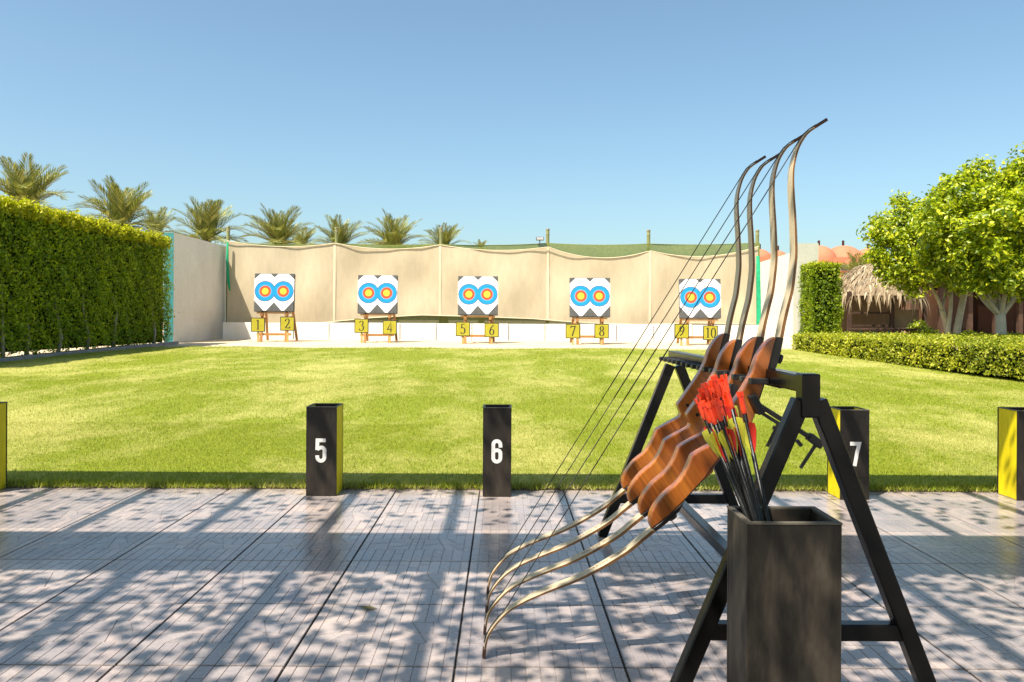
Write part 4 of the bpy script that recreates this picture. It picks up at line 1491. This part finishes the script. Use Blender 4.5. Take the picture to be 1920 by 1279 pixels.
UP, DN = LOC(q2(up_px)), LOC(q2(dn_px))
wl = lambda t: WR * (1 - .08 * t) if t < .55 else WR * (.956 - (t - .55) * 1.15)
tl = lambda t: .0105 - .0045 * min(1, t * 1.6)
upm = limb_parts(UP, 1, wl, tl, 0, .93).mesh('limb', [M['limbtaupe'], M['limbedge']], bevel=.0008, seg=1)
dnm = limb_parts(DN, -1, wl, tl, 0, .95).mesh('limb', [M['limb'], M['limbedge']], bevel=.0008, seg=1)
upt = limb_parts(UP, 1, lambda t: wl(t) * 1.02, lambda t: tl(t) + .003, .93, 1).mesh('tip', [M['tip']], bevel=.001, seg=1)
dnt = limb_parts(DN, -1, lambda t: wl(t) * 1.02, lambda t: tl(t) + .003, .95, 1).mesh('tip', [M['tip']], bevel=.001, seg=1)
RP = smooth_poly(LOC(q2(riser_px)), 2, 32)
rm = MB().prism(RP, 0, WR).mesh('riser', [M['riser']], bevel=.0032, seg=2)
tw = MB().prism(LOC(q2(top_px)), .0008, WR - .0008).mesh('overlay', [M['overlay']], bevel=.0015, seg=1)
bw = MB().prism(LOC(q2(bot_px)), .0008, WR - .0008).mesh('overlay', [M['overlay']], bevel=.0015, seg=1)
# thin dark lamination that shows as a line along the back of the riser
lam_px = [(1288, 934), (1304, 917), (1322, 897), (1340, 872), (1356, 850)]
lam2_px = [(1424, 749), (1431, 728), (1438, 703), (1447, 666), (1454, 640)]


def strip(px_list):
    pl = LOC(q2(px_list))
    v, f = ribbon(pl, lambda a, b: .003, -.0006)
    mb = MB(); mb.add(v, f)
    return mb.mesh('lamination', [M['overlay']], face=(0, -1, 0))


la, lb = strip(lam_px), strip(lam2_px)
# string: hugs the recurves, straight between
U2 = densify(UP, 3); D2 = densify(DN, 3)


def belly(pl, i, side, off):
    d = (Vector(pl[min(i + 1, len(pl) - 1)]) - Vector(pl[max(i - 1, 0)])).normalized()
    return Vector(pl[i]) + Vector((-d.y, d.x)) * side * off


nU, nD = len(U2), len(D2)
pu = [belly(U2, i, 1, .0085) for i in range(int(nU * .94), int(nU * .74), -2)]
pd = [belly(D2, i, -1, .0085) for i in range(int(nD * .70), int(nD * .95), 2)]
sp = [(p.x, YC, p.y) for p in pu + pd]
sm = MB().tube(sp, .0015, 6).mesh('string', [M['string']], smooth=True)
i0 = len(pu) - 1
A, B = Vector(sp[i0]), Vector(sp[i0 + 1])
serv = MB().tube([A.lerp(B, .44), A.lerp(B, .56)], .0019, 6).mesh('serving', [M['overlay']], smooth=True)


def cyl_y(px_, py_, r, y0, y1, n=14):
    (x, z), = LOC(q2([(px_, py_)]))
    return MB().tube([(x, y0, z), (x, y1, z)], r, n)


def knob(px_, py_, ux, uz):
    (x, z), = LOC(q2([(px_, py_)]))
    d = Vector((ux, 0, uz)).normalized()
    c = Vector((x, YC, z))
    return MB().tube([c - d * .012, c - d * .004, c + d * .004], [.006, .014, .013], 14).mesh('limb_bolt', [M['blackmat']], smooth=False)


k1, k2 = knob(1467, 676, .93, -.3), knob(1264, 975, .6, -.8)


def text_mesh(txt, size):
    cu = bpy.data.curves.new('print', 'FONT')
    cu.body = txt
    cu.size = size
    cu.align_x = 'CENTER'; cu.align_y = 'CENTER'
    ob = bpy.data.objects.new('print', cu)
    COL.objects.link(ob)
    dg = bpy.context.evaluated_depsgraph_get()
    me = bpy.data.meshes.new_from_object(ob.evaluated_get(dg))
    bpy.data.objects.remove(ob)
    me.materials.clear()
    me.materials.append(M['print'])
    return me


# the small lettering on the lower limb lies on its upper face
i1 = int(nD * .23)
pA, pB = belly(D2, int(nD * .10), -1, .0101), belly(D2, int(nD * .36), -1, .0092)
tang = (Vector((pA.x - pB.x, 0, pA.y - pB.y))).normalized()
nrm_ = Vector((-tang.z, 0, tang.x))
PRT = text_mesh('MARTIN X-200', .017)
mtx = Matrix((tang, Vector((0, 1, 0)), nrm_)).transposed().to_4x4()
# follow the limb: bend the flat letters along its upper face
for v in PRT.vertices:
    s = v.co.x / (pA - pB).length + .5
    fi = (.36 - .26 * s) * nD
    i = int(fi)
    a_ = belly(D2, i, -1, tl(i / (nD - 1)) + .0006); b_ = belly(D2, i + 1, -1, tl((i + 1) / (nD - 1)) + .0006)
    p = a_.lerp(b_, fi - i)
    v.co = Vector((p.x, YC + v.co.y, p.y))

blabels = ['wooden recurve bow nearest the viewer, with a black sight, foremost in the rack', 'wooden recurve bow second from the front of the rack', 'wooden recurve bow third from the front of the rack', 'wooden recurve bow farthest back in the rack, darkest riser']
tips = [(910, 1241), None, None, (916.5, 1125)]
bows = []
for i, Y in enumerate(YBOW):
    b = thing('recurve_bow', blabels[i], 'bow', (OX + (0.0, -.002, .0, .0)[i], Y, .003), 0, 'recurve bows leaning in the rack')
    b.rotation_euler = (0, (0, .003, .002, -.002)[i], 0)
    if i == 2:
        b.scale = (.985, 1, .985)
    for nm, me in (('riser', rm), ('overlay', tw), ('overlay', bw), ('limb', upm), ('limb', dnm), ('tip', upt), ('tip', dnt), ('string', sm), ('limb_bolt', k1), ('limb_bolt', k2), ('lamination', la), ('lamination', lb), ('print', PRT)):
        o = link(nm, me, None, b)
        if nm == 'string':
            link('serving', serv, None, o)
    bows.append(b)
# sight of the nearest bow
b0 = bows[0]


def xz(px_, py_):
    return LOC(q2([(px_, py_)]))[0]


def sbar(p, q, w, h, y=.0):
    (x0, z0), (x1, z1) = xz(*p), xz(*q)
    return MB().bar((x0, y, z0), (x1, y, z1), w, h, (0, 1, 0))


sg = sbar((1406, 742), (1424, 776), .020, .036, -.010).build('sight_mount', M['blackmat'], b0, bevel=.003)
s1 = sbar((1416, 758), (1536, 834), .012, .019, -.012).build('sight_bar', M['blackmat'], b0, bevel=.002)
for a in ((1428, 766), (1446.5, 778)):
    (x, z) = xz(*a)
    MB().tube([(x, -.0195, z), (x, -.0175, z)], .0035, 8).build('screw', M['steel'], s1)
sbar((1420, 772), (1474, 806), .009, .010, -.012).build('sight_slide', M['blackmat'], b0)
sbar((1458, 792), (1435, 838), .007, .008, -.014).build('sight_pin', M['blackmat'], b0)
sbar((1446, 802), (1462, 808), .01, .01, -.016).build('sight_knob', M['blackmat'], b0)
sbar((1512, 818), (1536, 836), .022, .026, -.014).build('sight_block', M['blackmat'], b0, bevel=.003)
sbar((1530, 828), (1497, 878), .007, .008, -.014).build('sight_pin', M['blackmat'], b0)
sbar((1490, 826), (1498, 836), .009, .012, -.016).build('sight_knob', M['blackmat'], b0)
# arrow rest blocks and bushings of the other bows
sbar((1405, 730), (1394, 760), .020, .034, -.008).build('sight_mount', M['blackmat'], bows[1], bevel=.003)
for b in bows:
    cyl_y(1370, 800, .006, -.001, .002).build('bushing', M['overlay'], b)

# ================================================================== ARROW BIN AND ARROWS
YBIN = 1.50
big = panel_bin('big worn black box full of arrows in front of the bow rack', P(1401, 1000, YBIN).x, .1825, .135, P(1401, 980, YBIN).z - .005, YBIN, 'bigbin', 'bigbin', 'arrow box', None)
del big['group']
zrim = P(1401, 980, YBIN).z


def make_arrow():
    t = thing('arrow', 'black arrow with red nock in the bundle', 'arrow', (0, 0, 0), 0, 'arrows standing in the black box')
    Ls = .76
    MB().tube([(0, 0, 0), (0, 0, Ls)], .0047, 7).build('shaft', M['shaft'], t, smooth=True)
    MB().tube([(0, 0, Ls), (0, 0, Ls + .006), (0, 0, Ls + .036)], [.0050, .0060, .0056], 8).build('nock', M['nock'], t)
    nk = t.children[-1]
    mb = MB()
    for s in (-1, 1):
        mb.box(-.005, .005, s * .0042 - .0016, s * .0042 + .0016, Ls + .0355, Ls + .046)
    mb.build('nock_ear', M['nock'], nk)
    for k in range(3):
        a = k * 2 * math.pi / 3
        pr = [(.0033, Ls - .085), (.012, Ls - .062), (.0185, Ls - .036), (.0180, Ls - .022), (.0033, Ls - .018)]
        mb = MB()
        mb.prism(pr, -.0006, .0006)
        for i_, v in enumerate(mb.v):
            x, y, z = v
            mb.v[i_] = (x * math.cos(a) - y * math.sin(a), x * math.sin(a) + y * math.cos(a), z)
        mb.build('vane', M['vanered' if k == 0 else 'vaneyel'], t)
    return t


def copy_tree(o, parent=None):
    c = o.copy()
    COL.objects.link(c)
    c.parent = parent
    for ch in o.children:
        copy_tree(ch, c)
    return c


proto = make_arrow()
# (nock pixel, pixel where it crosses the rim, distance of nock)
ar = [((1312, 742), (1398, 962), 1.595), ((1321, 722), (1404, 966), 1.585), ((1330, 728), (1409, 962), 1.610), ((1339, 708), (1412, 968), 1.580), ((1347, 714), (1416, 962), 1.605), ((1357, 706), (1420, 966), 1.600),
      ((1318, 756), (1402, 972), 1.570), ((1331, 748), (1411, 974), 1.565), ((1343, 742), (1418, 972), 1.570), ((1362, 728), (1426, 970), 1.575), ((1352, 736), (1421, 962), 1.615), ((1325, 736), (1407, 972), 1.600),
      ((1308, 750), (1400, 968), 1.588), ((1315, 730), (1401, 962), 1.605), ((1335, 716), (1410, 964), 1.598), ((1344, 726), (1413, 960), 1.592), ((1350, 722), (1419, 968), 1.602), ((1328, 758), (1406, 975), 1.566), ((1340, 752), (1416, 976), 1.560), ((1348, 756), (1422, 975), 1.568),
      ((1337, 730), (1414, 974), 1.590), ((1356, 744), (1423, 974), 1.585), ((1388, 738), (1437, 966), 1.62)]
alabs = ['single arrow standing apart to the right of the bundle, red and lime vanes']
for i, (a, b, Y) in enumerate(ar):
    tpt, mpt = P(*a, Y), P(*b, 1.560 + .010 * (i % 4))
    d = (tpt - mpt).normalized()
    t = proto if i == 0 else copy_tree(proto)
    t.location = tpt - d * .802
    t.rotation_mode = 'QUATERNION'
    qd = Vector((0, 0, 1)).rotation_difference(d)
    from mathutils import Quaternion
    t.rotation_quaternion = qd @ Quaternion((0, 0, 1), random.uniform(0, 6.28))
    if i == len(ar) - 1:
        t['label'] = alabs[0]
        del t['group']

# ================================================================== PERGOLA OVERHEAD (behind and above the viewer; throws the dappled shade)
pg = thing('pergola', 'brown timber pergola with climbing leaves over the paving, above the viewer', 'pergola', (0, 0, 0))
ZB = 2.50
def beam(y0, y1, z0, z1, name='beam'):
    return MB().box(-6.5, 6.5, y0, y1, z0, z1).build(name, M['pergola'], pg)


beam(3.22, 3.46, ZB, ZB + .24)
beam(1.80, 2.24, ZB, ZB + .2)
beam(-1.6, -1.4, ZB, ZB + .2)
beam(-4.2, -4.0, ZB, ZB + .2)
for k in range(24):
    x = -6.4 + k * .555
    MB().box(x - .017, x + .017, -4.4, 3.219, ZB + .241, ZB + .31).build('rafter', M['pergola'], pg)
for x in (-5.6, 5.6):
    for y in (2.02, -4.1):
        MB().box(x - .08, x + .08, y - .08, y + .08, -.012, ZB - .001).build('post', M['pergola'], pg)


def canopy(n, y0, y1, size, clump):
    x = RNG.uniform(-6.5, 6.5, n * 3); y = RNG.uniform(y0, y1, n * 3)
    f = np.sin(x * 5.3 + y * 2.1) * np.sin(y * 6.1 - x * 1.7) + 0.7 * np.sin(x * 11.0 + 1.3) * np.sin(y * 9.0 + .5)
    ok = (f * clump + RNG.normal(0, 1.0, n * 3)) > -0.15
    x, y = x[ok][:n], y[ok][:n]
    p = np.stack([x, y, ZB + .36 + RNG.uniform(0, .22, len(x))], 1)
    return p


gx, gy = np.meshgrid(np.arange(-6.0, 6.0, .047), np.arange(-4.3, 1.8, .047))
gx, gy = gx.ravel(), gy.ravel()
gx = gx + RNG.normal(0, .012, len(gx)); gy = gy + RNG.normal(0, .012, len(gx))
keep = RNG.random(len(gx)) > .10
pG = np.stack([gx, gy, ZB + .36 + RNG.uniform(0, .10, len(gx))], 1)[keep]
pA_ = np.concatenate([pG, canopy(3500, -4.3, 1.8, .1, .0), canopy(1500, 2.24, 3.2, .1, .0)])
leaves('climbing_leaves', pA_, np.tile([0, 0, 1.0], (len(pA_), 1)), .060, M["vine"], pg, jitter=.25, aspect=.85, kind='stuff')

# dry leaves lying on the paving
lf_me = []
for k in range(3):
    mb = MB()
    l, w = .034, .016
    mb.add([(-l, 0, .001), (-.2 * l, -w, .004), (l, 0, .006), (-.1 * l, w, .003 + .002 * k), (0, 0, .0015)], [(0, 1, 4), (1, 2, 4), (2, 3, 4), (3, 0, 4)])
    lf_me.append(mb.mesh('dry_leaf', [M['dryleaf']], face=(0, 0, 1)))
spots = [(688, 1143, 'dry curled leaf on the paving between the numbered bins and the viewer')]
for i, (a, b, lb) in enumerate(spots):
    Y = F * H / (b - CY)
    q = P(a, b, Y)
    o = link('dry_leaf', lf_me[i % 3], None, None, (q.x, q.y, .001), (0, 0, random.uniform(0, 6)))
    tag(o, lb, 'leaf')
